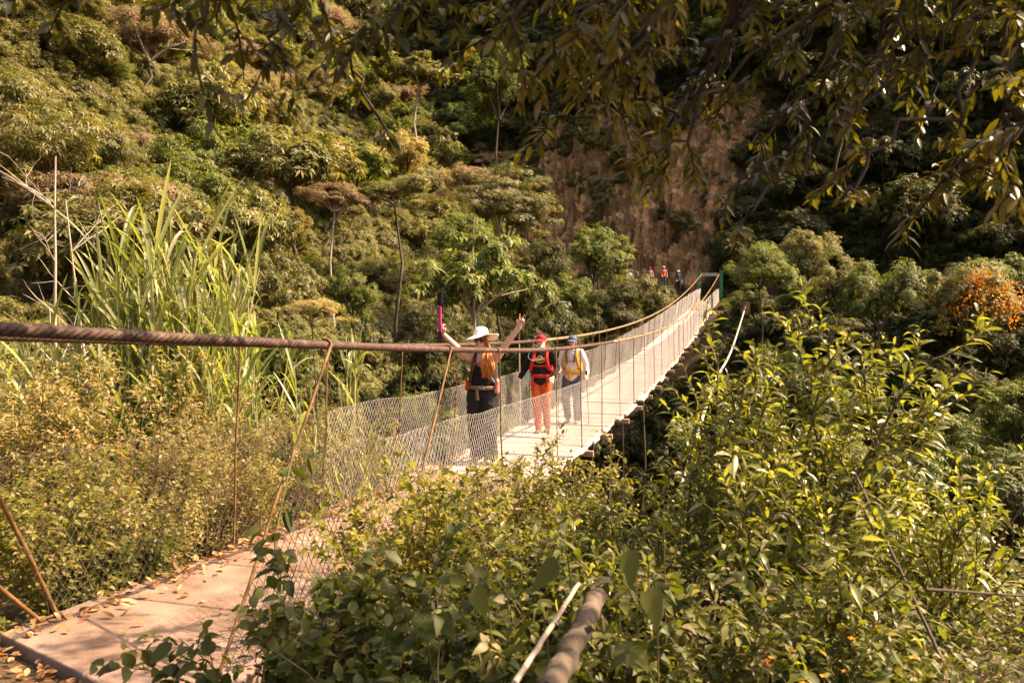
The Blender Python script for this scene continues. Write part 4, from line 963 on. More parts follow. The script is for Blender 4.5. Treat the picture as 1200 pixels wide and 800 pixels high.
def bank_pick(x, y, z, s, lat):
    q = (x - 16) * .643 + (y - 77) * .766
    if not (-22 < q < .8) or abs(lat) < 3.2 + (2 if q > -6 else 0) or (lat < 0 and q > -8): return None
    Rr = rf.uniform(1.3, 2.4); k = ('round', 'dark_b', 'fine_a', 'dark_a')[rf.integers(0, 4)]
    return Rr, Rr * rf.uniform(.4, .9), k, LK[k] + (' on the far bank, below the green tower' if x < 26 else ' on the far bank, below the orange flowering tree'), 'bushy trees of the far bank', dict(mat=('leaf_dark', 'leaf_green', 'leaf_dark')[rf.integers(0, 3)], zs=rf.uniform(.7, 1.0))
n1 = fill(150, (-62, 2), (20, 116), .74, left_pick)
n2 = fill(110, (-22, 66), (36, 150), .9, right_pick)
n3 = fill(30, (-26, 26), (15, 56), 1.15, gorge_pick)
n4 = fill(36, (-6, 48), (40, 78), 1.05, bank_pick)
print('trees', n1, n2, n3, n4)

# undergrowth on the slopes: one mass of tufts
def cover(name, pts, rots, scl, src, mat):
    me = bpy.data.meshes.new(name); n = len(pts); me.vertices.add(n); me.vertices.foreach_set('co', np.asarray(pts, np.float32).ravel())
    for nm, ty, arr in (('rot', 'FLOAT_VECTOR', rots), ('scl', 'FLOAT', scl)):
        a = me.attributes.new(nm, ty, 'POINT'); a.data.foreach_set('vector' if ty == 'FLOAT_VECTOR' else 'value', np.asarray(arr, np.float32).ravel())
    o = link(bpy.data.objects.new(name, me)); o['kind'] = 'stuff'
    g = bpy.data.node_groups.new(name, 'GeometryNodeTree'); g.is_modifier = True
    g.interface.new_socket('Geometry', in_out='INPUT', socket_type='NodeSocketGeometry'); g.interface.new_socket('Geometry', in_out='OUTPUT', socket_type='NodeSocketGeometry')
    N = g.nodes.new; gi, go = N('NodeGroupInput'), N('NodeGroupOutput'); io = N('GeometryNodeInstanceOnPoints'); oi = N('GeometryNodeObjectInfo'); oi.transform_space = 'ORIGINAL'; oi.inputs['Object'].default_value = src
    r = N('GeometryNodeInputNamedAttribute'); r.data_type = 'FLOAT_VECTOR'; r.inputs['Name'].default_value = 'rot'
    s = N('GeometryNodeInputNamedAttribute'); s.data_type = 'FLOAT'; s.inputs['Name'].default_value = 'scl'
    sm_ = N('GeometryNodeSetMaterial'); sm_.inputs['Material'].default_value = mat
    L = g.links.new; L(gi.outputs[0], io.inputs['Points']); L(oi.outputs['Geometry'], io.inputs['Instance']); L(r.outputs['Attribute'], io.inputs['Rotation']); L(s.outputs['Attribute'], io.inputs['Scale']); L(io.outputs[0], sm_.inputs['Geometry']); L(sm_.outputs[0], go.inputs[0])
    md = o.modifiers.new('cover', 'NODES'); md.node_group = g; return o
SRC = {}
for nm, knd in (('dark', 'dark_b'), ('big', 'dark_big')):
    for ob in COL.objects:
        if ob.type == 'MESH' and ob.data == KINDS[knd][0]: SRC[nm] = ob; break
def slope_points(n, xr, yr, test):
    out = []
    while len(out) < n:
        x = rf.uniform(*xr, 4000); y = rf.uniform(*yr, 4000); z = H(x, y)
        for a, b, c in zip(x, y, z):
            if frustum(a, b, c, 60) is None: continue
            s = (a + 3.319) * STH + b * CTH; lat = (a + 3.319) * CTH - b * STH
            if test(a, b, c, s, lat): out.append((a, b, c))
            if len(out) >= n: break
    return np.array(out)
def inrock(x, y):
    q = (x - 16) * .643 + (y - 77) * .766; u = -(x - 16) * .766 + (y - 77) * .643
    return -1.5 < u < 30 and .4 < q < 14.8 - .12 * u + 1.2 * math.sin(u * 1.3)
def mk(pts, s0, s1): 
    n = len(pts); return np.stack([rf.normal(0, .3, n), rf.normal(0, .3, n), rf.uniform(0, 6.28, n)], 1), rf.uniform(s0, s1, n)
pr = slope_points(5200, (-26, 66), (48, 155), lambda x, y, z, s, l: z > -9 and not inrock(x, y) and (x - 16) * .643 + (y - 77) * .766 > -24 and not (abs(l) < 2.2 and s < 73) and not (abs(l) < 8 and s > 60 and s < 76))
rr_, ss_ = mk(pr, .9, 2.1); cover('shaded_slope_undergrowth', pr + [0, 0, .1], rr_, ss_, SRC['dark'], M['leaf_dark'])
pl = slope_points(6000, (-64, 8), (18, 135), lambda x, y, z, s, l: z > -9 and (x + 14) * -.95 + (y - 40) * .3 > -12 and l < -4)
rr_, ss_ = mk(pl, .8, 1.9); cover('sunlit_slope_undergrowth', pl + [0, 0, .1], rr_, ss_, SRC['dark'], M['leaf_olive'])
pg = slope_points(1500, (-30, 30), (14, 60), lambda x, y, z, s, l: (z < float(zdeck(s)) - 1.6 and abs(l) > .4) or (z < float(zdeck(s)) - .5 and abs(l) > 1.25) or (z < -7))
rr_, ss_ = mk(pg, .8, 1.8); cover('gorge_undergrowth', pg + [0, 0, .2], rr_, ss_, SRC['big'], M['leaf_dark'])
pf = slope_points(420, (-2, 45), (50, 80), lambda x, y, z, s, l: -9 < (x - 16) * .643 + (y - 77) * .766 < 5 and not (abs(l) < 1.5 and s < 75) and not (-9 < l < -1.5 and s > 66))
rr_, ss_ = mk(pf, .4, .9); cover('far_bank_undergrowth', pf + [0, 0, .1], rr_, ss_, SRC['dark'], M['leaf_olive'])

sel = [(rm[j, i], rf.uniform()) for j in range(6, nv - 2) for i in range(4, nu - 4)]
pk = np.array([p for p, u in sel if u < (.05 + .12 * max(0, (p[2] - 9) / 8)) * max(0, .2 + 4.2 * mnoise.noise(Vector((p[0] * .28, p[2] * .3, 5))))])
rr_, ss_ = mk(pk, .2, 1.15); cover('rock_face_growth', pk, rr_, ss_, SRC['dark'], M['leaf_olive'])

ex = []
while len(ex) < 950:
    q_, l_ = rf.uniform(34, 76), rf.uniform(1.0, 3.0 if len(ex) > 500 else 9) * (1 if rf.uniform() < .75 else -1)
    if l_ < 0 and q_ > 62: continue
    x, y = bxy(q_, l_); z = h1(x, y)
    if z + .25 < float(zdeck(q_)) + .25: ex.append((x, y, z))
rr_, ss_ = mk(ex, .25, .6); cover('bank_undergrowth', np.array(ex) + [0, 0, .05], rr_, ss_, SRC['dark'], M['leaf_green'])
# ------------------------------------------------------------------ near vegetation
rn = np.random.default_rng(2024)
def at3(px, py, d): return np.array(at(px, py, d))
def stemfill(name, label, cat, c, rx, ry, n, height, mat, shape, mb_='stem', group=None, seed=0, **k):
    r = np.random.default_rng(seed); bases = spread_bases(r, c, rx, ry, n)
    b, l = shrub(r, bases, height, **k); return plant(name, label, cat, b, l, M[mb_], M[mat], shape, group)

# --- the big bright bush on the right of the bridge: several leafy shrubs
def big_bush(seed, px, d, n, rx, ry, h, label, **k):
    x, y = gxy(px, d); r = np.random.default_rng(seed)
    g = h1(x, y)
    bases = [((x + rx * r.uniform(-1, 1), y + ry * r.uniform(-1, 1), 0), r.uniform(.72, 1.0)) for _ in range(n)]
    bases = [((b[0], b[1], h1(b[0], b[1]) - .05), hs) for b, hs in bases]
    kw = dict(lean=.34, ntw=14, nlf=12, twl=.56, ll=.118, lw=.031, t0=.22, lift=.16, droop=.45, leafang=.85, r0=.016, tone=(.05, .85), grav=.02, subt=2); kw['dead'] = .03; kw.update(k)
    b, l = shrub(r, bases, h - g, **kw)
    print(label, l.count()); return plant('leafy_shrub', label, 'shrub', b, l, M['stem'], M['leaf_bright'], 'lance', 'yellow-green shrubs beside the bridge')
big_bush(1, 935, 4.9, 8, .42, .35, .02, 'tallest yellow-green leafy shrub beside the bridge, its tips highest of the thicket')
big_bush(2, 845, 5.3, 5, .30, .35, -.50, 'yellow-green shrub whose twigs reach over the edge of the boards')
big_bush(3, 1030, 4.7, 5, .30, .3, -.36, 'yellow-green shrub with long stems at the outer side of the thicket')
big_bush(4, 900, 4.1, 5, .40, .25, -.80, 'lower leafy shrub in front of the tallest yellow-green shrub')
big_bush(5, 1090, 4.4, 3, .2, .2, -.95, 'sparse yellow-green shrub leaning out beside the dark slope', nlf=10)
big_bush(12, 735, 5.0, 6, .30, .3, -1.25, 'low yellow-green shrub growing against the side of the boards', ll=.08)
# --- shady tangle between the camera and the bridge
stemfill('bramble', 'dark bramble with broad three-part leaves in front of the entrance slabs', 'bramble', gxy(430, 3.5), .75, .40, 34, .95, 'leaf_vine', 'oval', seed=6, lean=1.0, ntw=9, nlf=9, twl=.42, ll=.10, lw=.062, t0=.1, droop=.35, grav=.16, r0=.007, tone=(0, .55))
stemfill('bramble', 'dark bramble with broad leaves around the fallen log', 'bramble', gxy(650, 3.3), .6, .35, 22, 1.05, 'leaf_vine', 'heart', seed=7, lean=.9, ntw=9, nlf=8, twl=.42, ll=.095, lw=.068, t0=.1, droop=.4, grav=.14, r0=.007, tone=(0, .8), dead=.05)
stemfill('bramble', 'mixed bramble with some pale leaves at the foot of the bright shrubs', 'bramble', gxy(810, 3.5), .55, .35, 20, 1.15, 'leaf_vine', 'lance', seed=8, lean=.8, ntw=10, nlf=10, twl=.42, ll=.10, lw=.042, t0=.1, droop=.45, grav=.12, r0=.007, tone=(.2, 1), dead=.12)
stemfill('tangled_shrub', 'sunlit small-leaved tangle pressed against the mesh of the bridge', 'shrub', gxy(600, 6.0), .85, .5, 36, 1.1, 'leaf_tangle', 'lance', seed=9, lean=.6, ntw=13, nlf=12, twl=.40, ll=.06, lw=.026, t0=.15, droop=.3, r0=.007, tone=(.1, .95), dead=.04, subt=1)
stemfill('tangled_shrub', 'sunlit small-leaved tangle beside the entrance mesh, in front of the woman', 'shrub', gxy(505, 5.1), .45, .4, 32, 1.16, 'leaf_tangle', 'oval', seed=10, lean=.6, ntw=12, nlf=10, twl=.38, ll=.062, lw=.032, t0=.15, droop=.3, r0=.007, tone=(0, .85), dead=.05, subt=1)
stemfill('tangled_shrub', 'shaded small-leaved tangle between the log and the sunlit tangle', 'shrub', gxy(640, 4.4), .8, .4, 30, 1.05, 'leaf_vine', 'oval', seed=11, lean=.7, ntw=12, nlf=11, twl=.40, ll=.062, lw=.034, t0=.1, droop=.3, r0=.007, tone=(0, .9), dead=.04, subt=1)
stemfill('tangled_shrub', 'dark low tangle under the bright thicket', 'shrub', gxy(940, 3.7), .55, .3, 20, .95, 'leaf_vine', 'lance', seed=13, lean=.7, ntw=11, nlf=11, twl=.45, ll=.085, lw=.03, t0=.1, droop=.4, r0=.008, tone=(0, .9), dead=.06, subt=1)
stemfill('weeds', 'dim weeds and dry stalks on the dark slope beyond the thicket', 'weeds', gxy(1170, 5.6), .8, .7, 34, .9, 'leaf_vine', 'lance', seed=28, lean=.6, ntw=11, nlf=9, twl=.4, ll=.07, lw=.026, t0=.1, r0=.006, tone=(.1, 1), dead=.2)
stemfill('weeds', 'low dim weeds at the lower corner beside the thicket', 'weeds', gxy(1140, 3.9), .6, .6, 40, .7, 'leaf_vine', 'lance', seed=29, lean=.6, ntw=10, nlf=9, twl=.35, ll=.07, lw=.028, t0=.1, r0=.006, tone=(.1, 1), dead=.15)
# vine with large heart leaves climbing the leaning rod at the entrance
vp = curve([at3(300, 800, 3.6), at3(330, 690, 4.2), at3(322, 640, 4.35), at3(335, 570, 4.6), at3(345, 520, 4.8)], 30); bk = MB(); lv = Leaves(); tube(bk, vp, .004, 5)
for i in range(2, 30):
    for q in range(1 if i % 3 else 0):
        d = runit(rn, 1)[0] * [1, .6, .4] + [0, -.2, -.1]; p0 = vp[i]; p1 = p0 + nrmz(d) * rn.uniform(.04, .12); tube(bk, [p0, (p0 + p1) / 2 + [0, 0, .01], p1], .0018, 3, cap=False)
        for j in range(2): lv.add(p1, nrmz(d) + rn.normal(0, .7, 3), np.array([0, -.4, 1]) + rn.normal(0, .4, 3), rn.uniform(.06, .10), .055, rn.uniform(0, .6), .4)
plant('climbing_vine', 'green vine with oval leaves climbing the leaning rod at the entrance', 'vine', bk, lv, M['stem'], M['leaf_vine'], 'oval')
bk = MB(); lv = Leaves()
for px, py, d, ln, dx in ((735, 645, 3.1, .11, (.2, 0, -1)), (655, 662, 2.9, .12, (-1, .1, -.5)), (625, 728, 2.7, .10, (-.9, 0, -.6)), (770, 610, 3.4, .10, (1, 0, -.4)), (760, 690, 3.0, .11, (.3, -.2, -.9)), (555, 690, 3.0, .09, (.4, 0, -.6))):
    p = at3(px, py, d); lv.add(p, dx, np.array((0, -.6, .8)) + rn.normal(0, .35, 3), ln * .95, ln * .8, rn.uniform(.2, .8), .5)
    tube(bk, curve([p, p + [.01, .03, .03], p + [.05, .12, -.12], (p[0] + .1, p[1] + .25, h1(p[0] + .1, p[1] + .25))], 10), .003, 4)
plant('climbing_vine', 'vine with large pale heart-shaped leaves hanging over the log', 'vine', bk, lv, M['stem'], M['leaf_vine'], 'heart', fold=.18)
# log and stick
def wood(name, label, cat, a, b, r0, r1, mat, n=16):
    a, b = np.array(a), np.array(b); e = empty(name, a); tag(e, label, cat); P = np.linspace(a, b, n) - a; r = np.random.default_rng(5)
    P[1:-1] += r.normal(0, r0 * .12, (n - 2, 3)); P = curve(P, n * 4); mb = MB(); tube(mb, P, np.linspace(r0, r1, n * 4) * (1 + r.normal(0, .018, n * 4)), 16)
    if r0 > .02: mb.v[0] = mb.v[0] + r.normal(0, .0016, mb.v[0].shape)
    mb.build('trunk', mat, e)
    mb = MB(); m = P[n * 2]; tube(mb, [m, m + [r0 * 1.4, -.02, r0 * 1.2]], [r0 * .5, r0 * .3], 7); mb.build('knot', mat, e); return e
wood('fallen_log', 'bare grey-brown log slanting out of the brambles', 'log', at3(640, 815, 1.9), at3(700, 700, 3.0), .030, .034, M['bark'])
wood('stick', 'thin pale bamboo stick lying beside the log', 'stick', at3(603, 800, 1.95), at3(678, 684, 2.9), .0075, .007, M['bark_pale'])
wood('dead_branch', 'dead brown branch crossing the shrubs beside the dark slope', 'branch', at3(1085, 690, 3.6), at3(1235, 700, 3.9), .007, .005, M['bark_dark'])
wood('dead_branch', 'bare branch slanting down through the thicket of bright shrubs', 'branch', at3(1002, 555, 3.9), at3(1105, 775, 3.4), .006, .008, M['bark'])
# --- left bank
stemfill('pale_shrub', 'dry pale shrub with tiny leaves behind the entrance mesh', 'shrub', gxy(240, 7.4), 1.0, .7, 48, 1.15, 'leaf_pale', 'kite', seed=21, lean=.5, ntw=15, nlf=13, twl=.36, ll=.05, lw=.022, t0=.1, droop=.2, r0=.006, tone=(.1, 1), subt=1)
stemfill('pale_shrub', 'dry pale shrub further along the mesh, in front of the cane grass', 'shrub', gxy(320, 8.6), .8, .6, 30, 1.25, 'leaf_pale', 'kite', seed=22, lean=.5, ntw=14, nlf=12, twl=.38, ll=.052, lw=.022, t0=.1, droop=.2, r0=.006, tone=(.1, 1), subt=1)
stemfill('weeds', 'leafy green weeds at the corner of the entrance, behind the short rod', 'weeds', gxy(60, 6.2), .9, .8, 40, 1.05, 'leaf_tangle', 'oval', seed=23, lean=.5, ntw=12, nlf=10, twl=.36, ll=.07, lw=.034, t0=.1, droop=.35, r0=.006, tone=(.05, .9), dead=.05, subt=1)
stemfill('weeds', 'tall sunlit weeds below the thick cable', 'weeds', gxy(70, 8.2), 1.3, .8, 54, 1.75, 'leaf_pale', 'lance', seed=24, lean=.35, ntw=14, nlf=11, twl=.42, ll=.085, lw=.03, t0=.15, droop=.4, r0=.007, tone=(.2, .95), dead=.06, subt=1)
stemfill('weeds', 'green weeds creeping over the edge of the entrance slabs', 'weeds', gxy(150, 5.9), .55, .35, 26, .62, 'leaf_vine', 'oval', seed=25, lean=.6, ntw=10, nlf=9, twl=.28, ll=.055, lw=.034, t0=.1, droop=.3, r0=.005, tone=(.1, .9), subt=1)
stemfill('weeds', 'small clump of fresh leaves at the front corner of the entrance slab', 'weeds', gxy(-12, 4.62), .16, .14, 12, .2, 'leaf_bright', 'oval', seed=26, lean=.8, ntw=6, nlf=7, twl=.16, ll=.05, lw=.032, t0=.1, r0=.004)
stemfill('weeds', 'sunlit weeds along the near bank between the cane and the dark hollow', 'weeds', gxy(400, 9.6), .9, .7, 30, 1.1, 'leaf_pale', 'lance', seed=27, lean=.5, ntw=13, nlf=11, twl=.38, ll=.065, lw=.025, t0=.1, r0=.006, tone=(0, .8), subt=1)
stemfill('weeds', 'wispy pale weeds grown through the bank side mesh of the entrance', 'weeds', gxy(190, 6.15), .75, .22, 26, .8, 'leaf_pale', 'lance', seed=30, lean=.5, ntw=9, nlf=8, twl=.3, ll=.055, lw=.022, t0=.1, r0=.004, tone=(.1, .9))
stemfill('weeds', 'wispy green weeds grown through the mesh beside the fallen leaves', 'weeds', gxy(300, 7.6), .6, .3, 26, .85, 'leaf_tangle', 'lance', seed=31, lean=.5, ntw=9, nlf=8, twl=.3, ll=.055, lw=.022, t0=.1, r0=.004, tone=(.1, .9))
# orange flowers sprinkled on the near weeds and under the thicket
for (px, py, d, n, sp, lab) in ((75, 515, 6.6, 40, .16, 'small orange flowering herb among the weeds by the short rod'), (945, 775, 3.3, 16, .07, 'small orange flowers at the foot of the bright thicket')):
    c = at3(px, py, d); bk = MB(); lv = Leaves()
    for _ in range(n):
        p = c + rn.normal(0, 1, 3) * [sp * 2, sp, sp]; tube(bk, curve([(p[0], p[1], max(h1(p[0], p[1]), p[2] - .5)), p - [0, 0, .1], p], 5), .002, 3, cap=False)
        for k in range(5): lv.add(p, [math.cos(k * 1.257), math.sin(k * 1.257), .4], [0, 0, 1], .02, .014, rn.uniform(0, 1), .1)
    plant('flowering_herb', lab, 'flowers', bk, lv, M['stem'], M['flower'], 'oval', leafname='blossoms')
# --- cane grass
def cane(label, c, rx, ry, n, h, seed, ll=1.1, lw=.055, lean=.25, nl=(5, 9), tone=(.1, .8), name='cane_grass', group=None, base=None):
    r = np.random.default_rng(seed); bk = MB(); lv = Leaves()
    for _ in range(n):
        x = c[0] + rx * r.normal(0, .5); y = c[1] + ry * r.normal(0, .5); z = (h1(x, y) if base is None else base) - .05
        a = r.uniform(0, 6.283); o = np.array([math.cos(a), math.sin(a), 0]); hs = h * r.uniform(.6, 1.05)
        P = smoothpoly((x, y, z), np.array([0, 0, 1]) + o * lean * r.uniform(.1, 1), hs * .72, 8, r, .08, 0)
        tube(bk, P, np.linspace(.014, .005, 9), 5, rnd=.9)
        k = r.integers(*nl); t = np.sort(r.uniform(.3, 1.0, k))
        for j, tt in enumerate(t):
            q = min(tt * 8, 7.99); i = int(q); p = P[i] + (P[i + 1] - P[i]) * (q - i); b = r.uniform(0, 6.283)
            el = r.uniform(1.0, 1.42); d = np.array([math.cos(b) * math.cos(el), math.sin(b) * math.cos(el), math.sin(el)])
            lv.add(p, d, np.array([-d[0], -d[1], .35]) + r.normal(0, .2, 3), ll * hs / h * r.uniform(.6, 1.15), lw * r.uniform(.6, 1.1), np.clip(r.uniform(*tone) + (.35 if r.uniform() < .08 else 0), 0, 1), r.uniform(.12, .95))
    return plant(name, label, 'grass', bk, lv, M['grass'], M['grass'], 'strap', group, fold=.3)
cane('tall clump of arching cane grass standing above the cables on the sunlit bank', gxy(200, 9.6), .90, .6, 115, 4.0, 41, ll=1.5, lw=.046, lean=.20, nl=(7, 12), tone=(.2, .85))
cane('thick lower growth of cane grass at the foot of the tall clump', gxy(225, 9.0), .8, .5, 100, 2.5, 42, ll=1.1, lw=.040, lean=.26, tone=(.2, .85))
cane('loose clump of pale cane grass beside the weeds at the picture edge', gxy(35, 9.4), .9, .6, 36, 2.9, 43, ll=1.15, lw=.042, lean=.3, tone=(.3, .9))
cane('single cane shoot with curling leaves rising over the cables near the dark hollow', gxy(402, 9.3), .10, .08, 5, 2.75, 44, ll=.72, lw=.05, lean=.22, tone=(.3, .8))
cane('low tuft of narrow grass drooping beside the mesh near the hollow', gxy(395, 9.0), .55, .4, 40, 1.35, 45, ll=.85, lw=.02, lean=.5, nl=(3, 6), tone=(.3, .9))
cane('grass tuft leaning on the mesh just short of the woman', gxy(478, 9.8), .45, .35, 30, 1.3, 46, ll=.8, lw=.018, lean=.5, nl=(3, 6), tone=(.25, .9), base=-3.1)
# bare pale sapling behind the cane
for (px, d, h, lab) in ((80, 13.5, 5.2, 'bare pale sapling with thin twigs behind the loose cane grass'), (112, 14.5, 4.2, 'second bare sapling, shorter, beside the tall cane clump')):
    x, y = gxy(px, d); r = np.random.default_rng(int(px)); z = h1(x, y); e = empty('sapling', (x, y, z)); tag(e, lab, 'sapling')
    top = at3(px, 190 if px == 80 else 235, d)[2] - z
    P = smoothpoly((0, 0, 0), (.02, 0, 1), top, 12, r, .10); mb = MB(); tube(mb, P, np.linspace(.06, .012, 13), 7); mb.build('trunk', M['bark_pale'], e)
    mb = MB()
    for k in range(26):
        i = r.integers(4, 12); a = r.uniform(0, 6.28); Q = smoothpoly(P[i], (math.cos(a), math.sin(a), .9), r.uniform(.5, 1.4), 6, r, .3); tube(mb, Q, np.linspace(.014, .003, 7), 4)
        for _ in range(3): j = r.integers(1, 5); tube(mb, smoothpoly(Q[j], runit(r, 1)[0] + [0, 0, .5], .4, 4, r, .3), np.linspace(.006, .002, 5), 3)
    mb.build('branches', M['bark_pale'], e)

# --- pale guy cable running down from the far bank
g0, g1, g2 = at3(874, 358, 58), at3(858, 408, 38), at3(836, 452, 27)
mb = MB(); P = curve([g0, g1, g2, g2 + (g2 - g1) * .8 + [0, 0, -.8]], 30); o0 = P[0].copy(); tube(mb, P - o0, .045, 8)
ge = empty('guy_cable', o0); tag(ge, 'pale guy cable slanting down from the far bank beside the bridge', 'cable'); mb.build('strand', M['pale_paint'], ge)
mb = MB(); box(mb, (0, .1, -.2), .5, .5, .9, bev=.03); mb.build('anchor_block', M['rock'], ge, False)

# --- overhanging tree: trunk beside the camera, boughs reaching into the top of the view
oh = empty('overhanging_tree', (3.3, -1.2, h1(3.3, -1.2))); tag(oh, 'leafy tree whose dark boughs hang over the top of the view', 'tree'); OO = np.array(oh.location)
crown_c = np.array([2.4, 2.2, 3.2])
mb = MB(); tk = curve([OO - OO + [0, 0, -.2], [-.1, .2, 1.6], [-.3, .9, 3.2], [-.7, 2.2, 4.6]], 18); tube(mb, tk, np.linspace(.17, .09, 18), 12); mb.build('trunk', M['bark_dark'], oh)
fork = tk[-1] + OO
def bough(seed, end, mid_lift, ntw, twl, ll=.056, lw=.024, nlf=9, tone=(0, .6), start=None, subt=2, hang=.02, r0=.03):
    r = np.random.default_rng(seed); bk = MB(); lv = Leaves(); end = np.array(end); a = fork if start is None else np.array(start)
    m = (a + end) / 2 + [0, 0, mid_lift]; P = curve([a, m * .6 + a * .4, m * .5 + end * .5 + [0, 0, mid_lift * .4], end], 22); P[1:-1] += r.normal(0, .03, (20, 3))
    tube(bk, P, np.linspace(r0, .006, 22), 6)
    if start is not None:   # the limb that carries it, from the fork of the trunk
        m2 = (fork + a) / 2 + [0, 0, .35 + .1 * np.linalg.norm(a - fork)]; tube(bk, curve([fork, m2, a + (a - P[1]) * .01], 14), np.linspace(.05, r0, 14), 7)
    for k in range(ntw):
        i = int(6 + 15.9 * (k + r.uniform()) / ntw); i = min(i, 21); a_ = r.uniform(0, 6.28)
        d = nrmz(P[min(i + 1, 21)] - P[i - 1]) * .7 + [math.cos(a_) * .8, math.sin(a_) * .8, r.uniform(-.7, .25)]
        Q = smoothpoly(P[i], d, twl * r.uniform(.5, 1.2), 6, r, .28, 0, hang); tw = [Q]; tube(bk, Q, np.linspace(.006, .0022, 7), 4, cap=False)
        for _ in range(subt):
            j = r.integers(1, 6); Q2 = smoothpoly(Q[j], nrmz(Q[j] - Q[j - 1]) + runit(r, 1)[0] * .9, twl * .45, 4, r, .25, 0, hang); tw.append(Q2); tube(bk, Q2, np.linspace(.003, .0015, 5), 3, cap=False)
        for W in tw:
            n = nlf if W is Q else int(nlf * .7); mseg = len(W) - 1; tt = (np.arange(n) + .5) / n; q = np.clip(tt * mseg, 0, mseg - 1e-3); ix = q.astype(int); f = (q - ix)[:, None]
            pos = W[ix] * (1 - f) + W[ix + 1] * f; tg = nrmz(W[ix + 1] - W[ix]); s1 = nrmz(np.cross(tg, [.1, .2, 1])); sg = np.where(np.arange(n) % 2, 1, -1)[:, None]
            d = tg * .55 + s1 * sg * .8 + r.normal(0, .25, (n, 3)) + [0, 0, -.15]
            sz = r.uniform(.6, 1.2, n); lv.add(pos, d, np.array([0, 0, 1]) + r.normal(0, .5, (n, 3)), ll * sz, lw * sz, np.clip(r.uniform(*tone, n), 0, 1), .35)
    b = bk; b.v = [v - OO for v in b.v]; bo = b.build('bough', M['bark_dark'], oh)
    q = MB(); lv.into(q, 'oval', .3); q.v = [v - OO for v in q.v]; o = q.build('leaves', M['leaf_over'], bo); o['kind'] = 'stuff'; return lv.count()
tot = 0
# near left of the top edge: hanging dark sprays
tot += bough(1, at3(80, -10, 2.6), .3, 12, .34, start=at3(520, -160, 2.9), tone=(0, .5))
tot += bough(2, at3(230, 25, 2.7), .25, 15, .36, start=at3(560, -140, 3.0), tone=(0, .6))
tot += bough(3, at3(330, 60, 3.0), .25, 14, .38, start=at3(640, -170, 3.2), tone=(0, .8))
tot += bough(4, at3(450, 30, 2.8), .2, 14, .34, start=at3(700, -150, 3.0), tone=(0, .6))
tot += bough(5, at3(690, 95, 3.4), .3, 24, .34, start=at3(760, -200, 3.2), tone=(.25, .85), ll=.08)
tot += bough(6, at3(600, 30, 3.3), .2, 16, .32, start=at3(820, -180, 3.2), tone=(.15, .8))
tot += bough(7, at3(440, 140, 3.6), .15, 6, .16, start=at3(330, -60, 3.2), tone=(.25, .85), ll=.07, r0=.012)
tot += bough(8, at3(672, 138, 3.3), .1, 4, .12, start=at3(800, 140, 3.3), tone=(.35, .85), ll=.05, r0=.008)
for k, (px, py, d, n, tw) in enumerate(((755, 50, 3.3, 14, .34), (830, 110, 3.6, 15, .34), (905, 60, 3.1, 14, .34), (935, 165, 3.8, 15, .34), (1010, 110, 3.5, 15, .36), (1060, 40, 3.0, 13, .34), (890, 200, 4.0, 10, .26), (965, 225, 4.2, 9, .22), (1090, 110, 3.8, 13, .32), (720, 10, 3.1, 10, .3), (1160, 90, 3.6, 11, .3))):
    tot += bough(20 + k, at3(px, py, d), .35, n, tw, start=at3(px + 220, py - 330, d - .2), tone=(0, .62), subt=2)
tot += bough(40, at3(1120, 205, 3.3), .15, 16, .26, start=at3(1330, 120, 3.2), tone=(.35, .85), ll=.08)
tot += bough(41, at3(1150, 20, 3.2), .1, 8, .24, start=at3(1320, -60, 3.1), tone=(.35, .85), ll=.08)
tot += bough(42, at3(770, 205, 3.9), .1, 7, .2, start=at3(850, 40, 3.7), tone=(.35, .85), ll=.075)
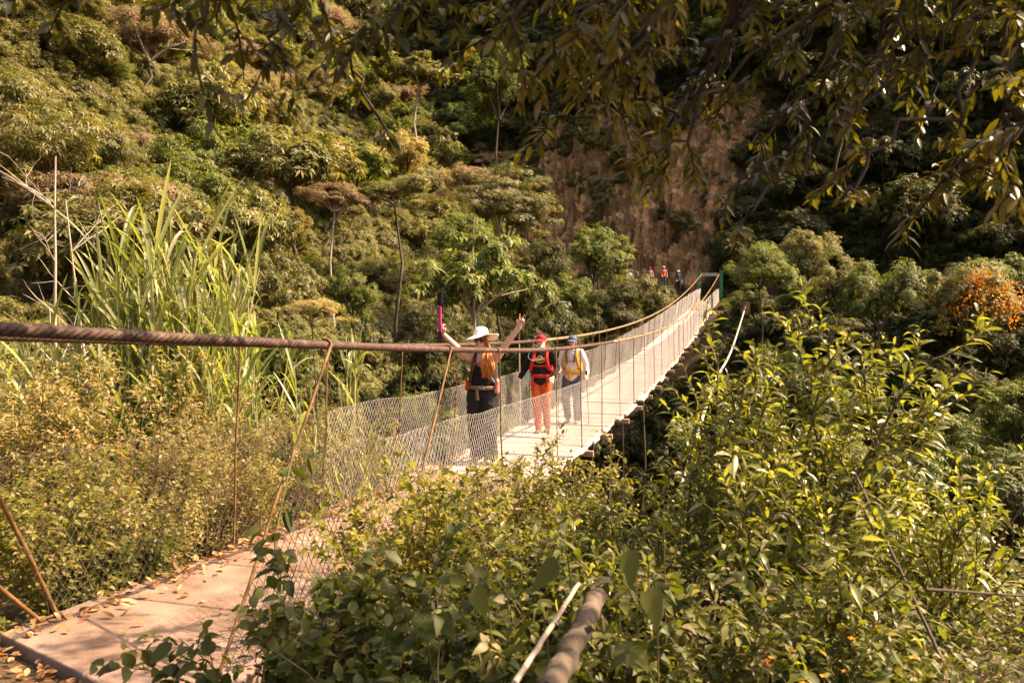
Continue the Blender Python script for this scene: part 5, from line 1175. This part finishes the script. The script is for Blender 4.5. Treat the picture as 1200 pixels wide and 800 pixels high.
# the rest of its crown, above and behind the camera's view
for k, (px, py, d, n, tw) in enumerate(((650, 62, 2.7, 12, .22), (720, 95, 2.75, 10, .2), (985, 235, 3.0, 5, .14), (770, 185, 3.1, 6, .14), (1170, 180, 2.6, 10, .22), (600, 20, 2.6, 9, .2), (868, 262, 3.2, 4, .12))):
    tot += bough(90 + k, at3(px, py, d), .12, n, tw, start=at3(px + 330, py - 260, d + .25), tone=(.4, .95), subt=2, ll=.055, r0=.012)
for k, (x, y, z) in enumerate(((.2, 2.6, 2.3), (1.2, 3.6, 2.7), (2.2, 3.4, 2.6), (-.8, 3.2, 2.5), (.6, 1.2, 2.6), (2.8, 2.0, 3.0), (1.6, 2.4, 3.3), (.4, 3.9, 3.1), (1.8, 4.4, 3.2), (-.4, 2.0, 3.1), (2.2, 5.0, 3.0), (1.3, 5.0, 3.2), (2.7, 4.3, 2.9), (3.2, 3.6, 2.9), (3.0, 4.2, 3.4), (2.5, 3.0, 2.6), (3.4, 2.6, 2.9))):
    tot += bough(60 + k, (x, y, z), .3, 15 if k > 9 else 16, .6, ll=.115, lw=.055, nlf=9, subt=2 if k > 9 else 1)
print('overhang leaves', tot)
# --- fallen leaves on the boards and slabs
mb = MB(); lv = Leaves(); r = np.random.default_rng(9)
for _ in range(700):
    s = 4.4 + 8 * r.uniform() ** .8; lat = -.78 + abs(r.normal(0, .16)) if r.uniform() < .86 else r.uniform(-.75, .75)
    if abs(lat) > .77: continue
    p = np.array(bp(s, lat, .006 + r.uniform(0, .018))); a = r.uniform(0, 6.28); lv.add(p, [math.cos(a), math.sin(a), r.uniform(-.05, .25)], np.array([0, 0, 1]) + r.normal(0, .35, 3), r.uniform(.035, .085), r.uniform(.02, .04), r.uniform(0, 1), -.2)
lv.into(mb, 'oval', .5); o = mb.build('fallen_leaves', M['litter']); o['kind'] = 'stuff'
mb = MB(); lv = Leaves()
for _ in range(6500):
    x = r.uniform(-4.6, .2); y = r.uniform(2.4, 5.4); s = (x + 3.319) * STH + y * CTH; lat = (x + 3.319) * CTH - y * STH
    if abs(lat) < .86 and s > 4.60 - .39 * (lat + .82): continue
    a = r.uniform(0, 6.28); lv.add((x, y, ground_z(x, y) + .02 + r.uniform(0, .02)), [math.cos(a), math.sin(a), .1], np.array([0, 0, 1]) + r.normal(0, .4, 3), r.uniform(.03, .08), .03, r.uniform(0, .8), -.1)
lv.into(mb, 'oval', .5); o = mb.build('leaf_litter', M['litter']); o['kind'] = 'stuff'
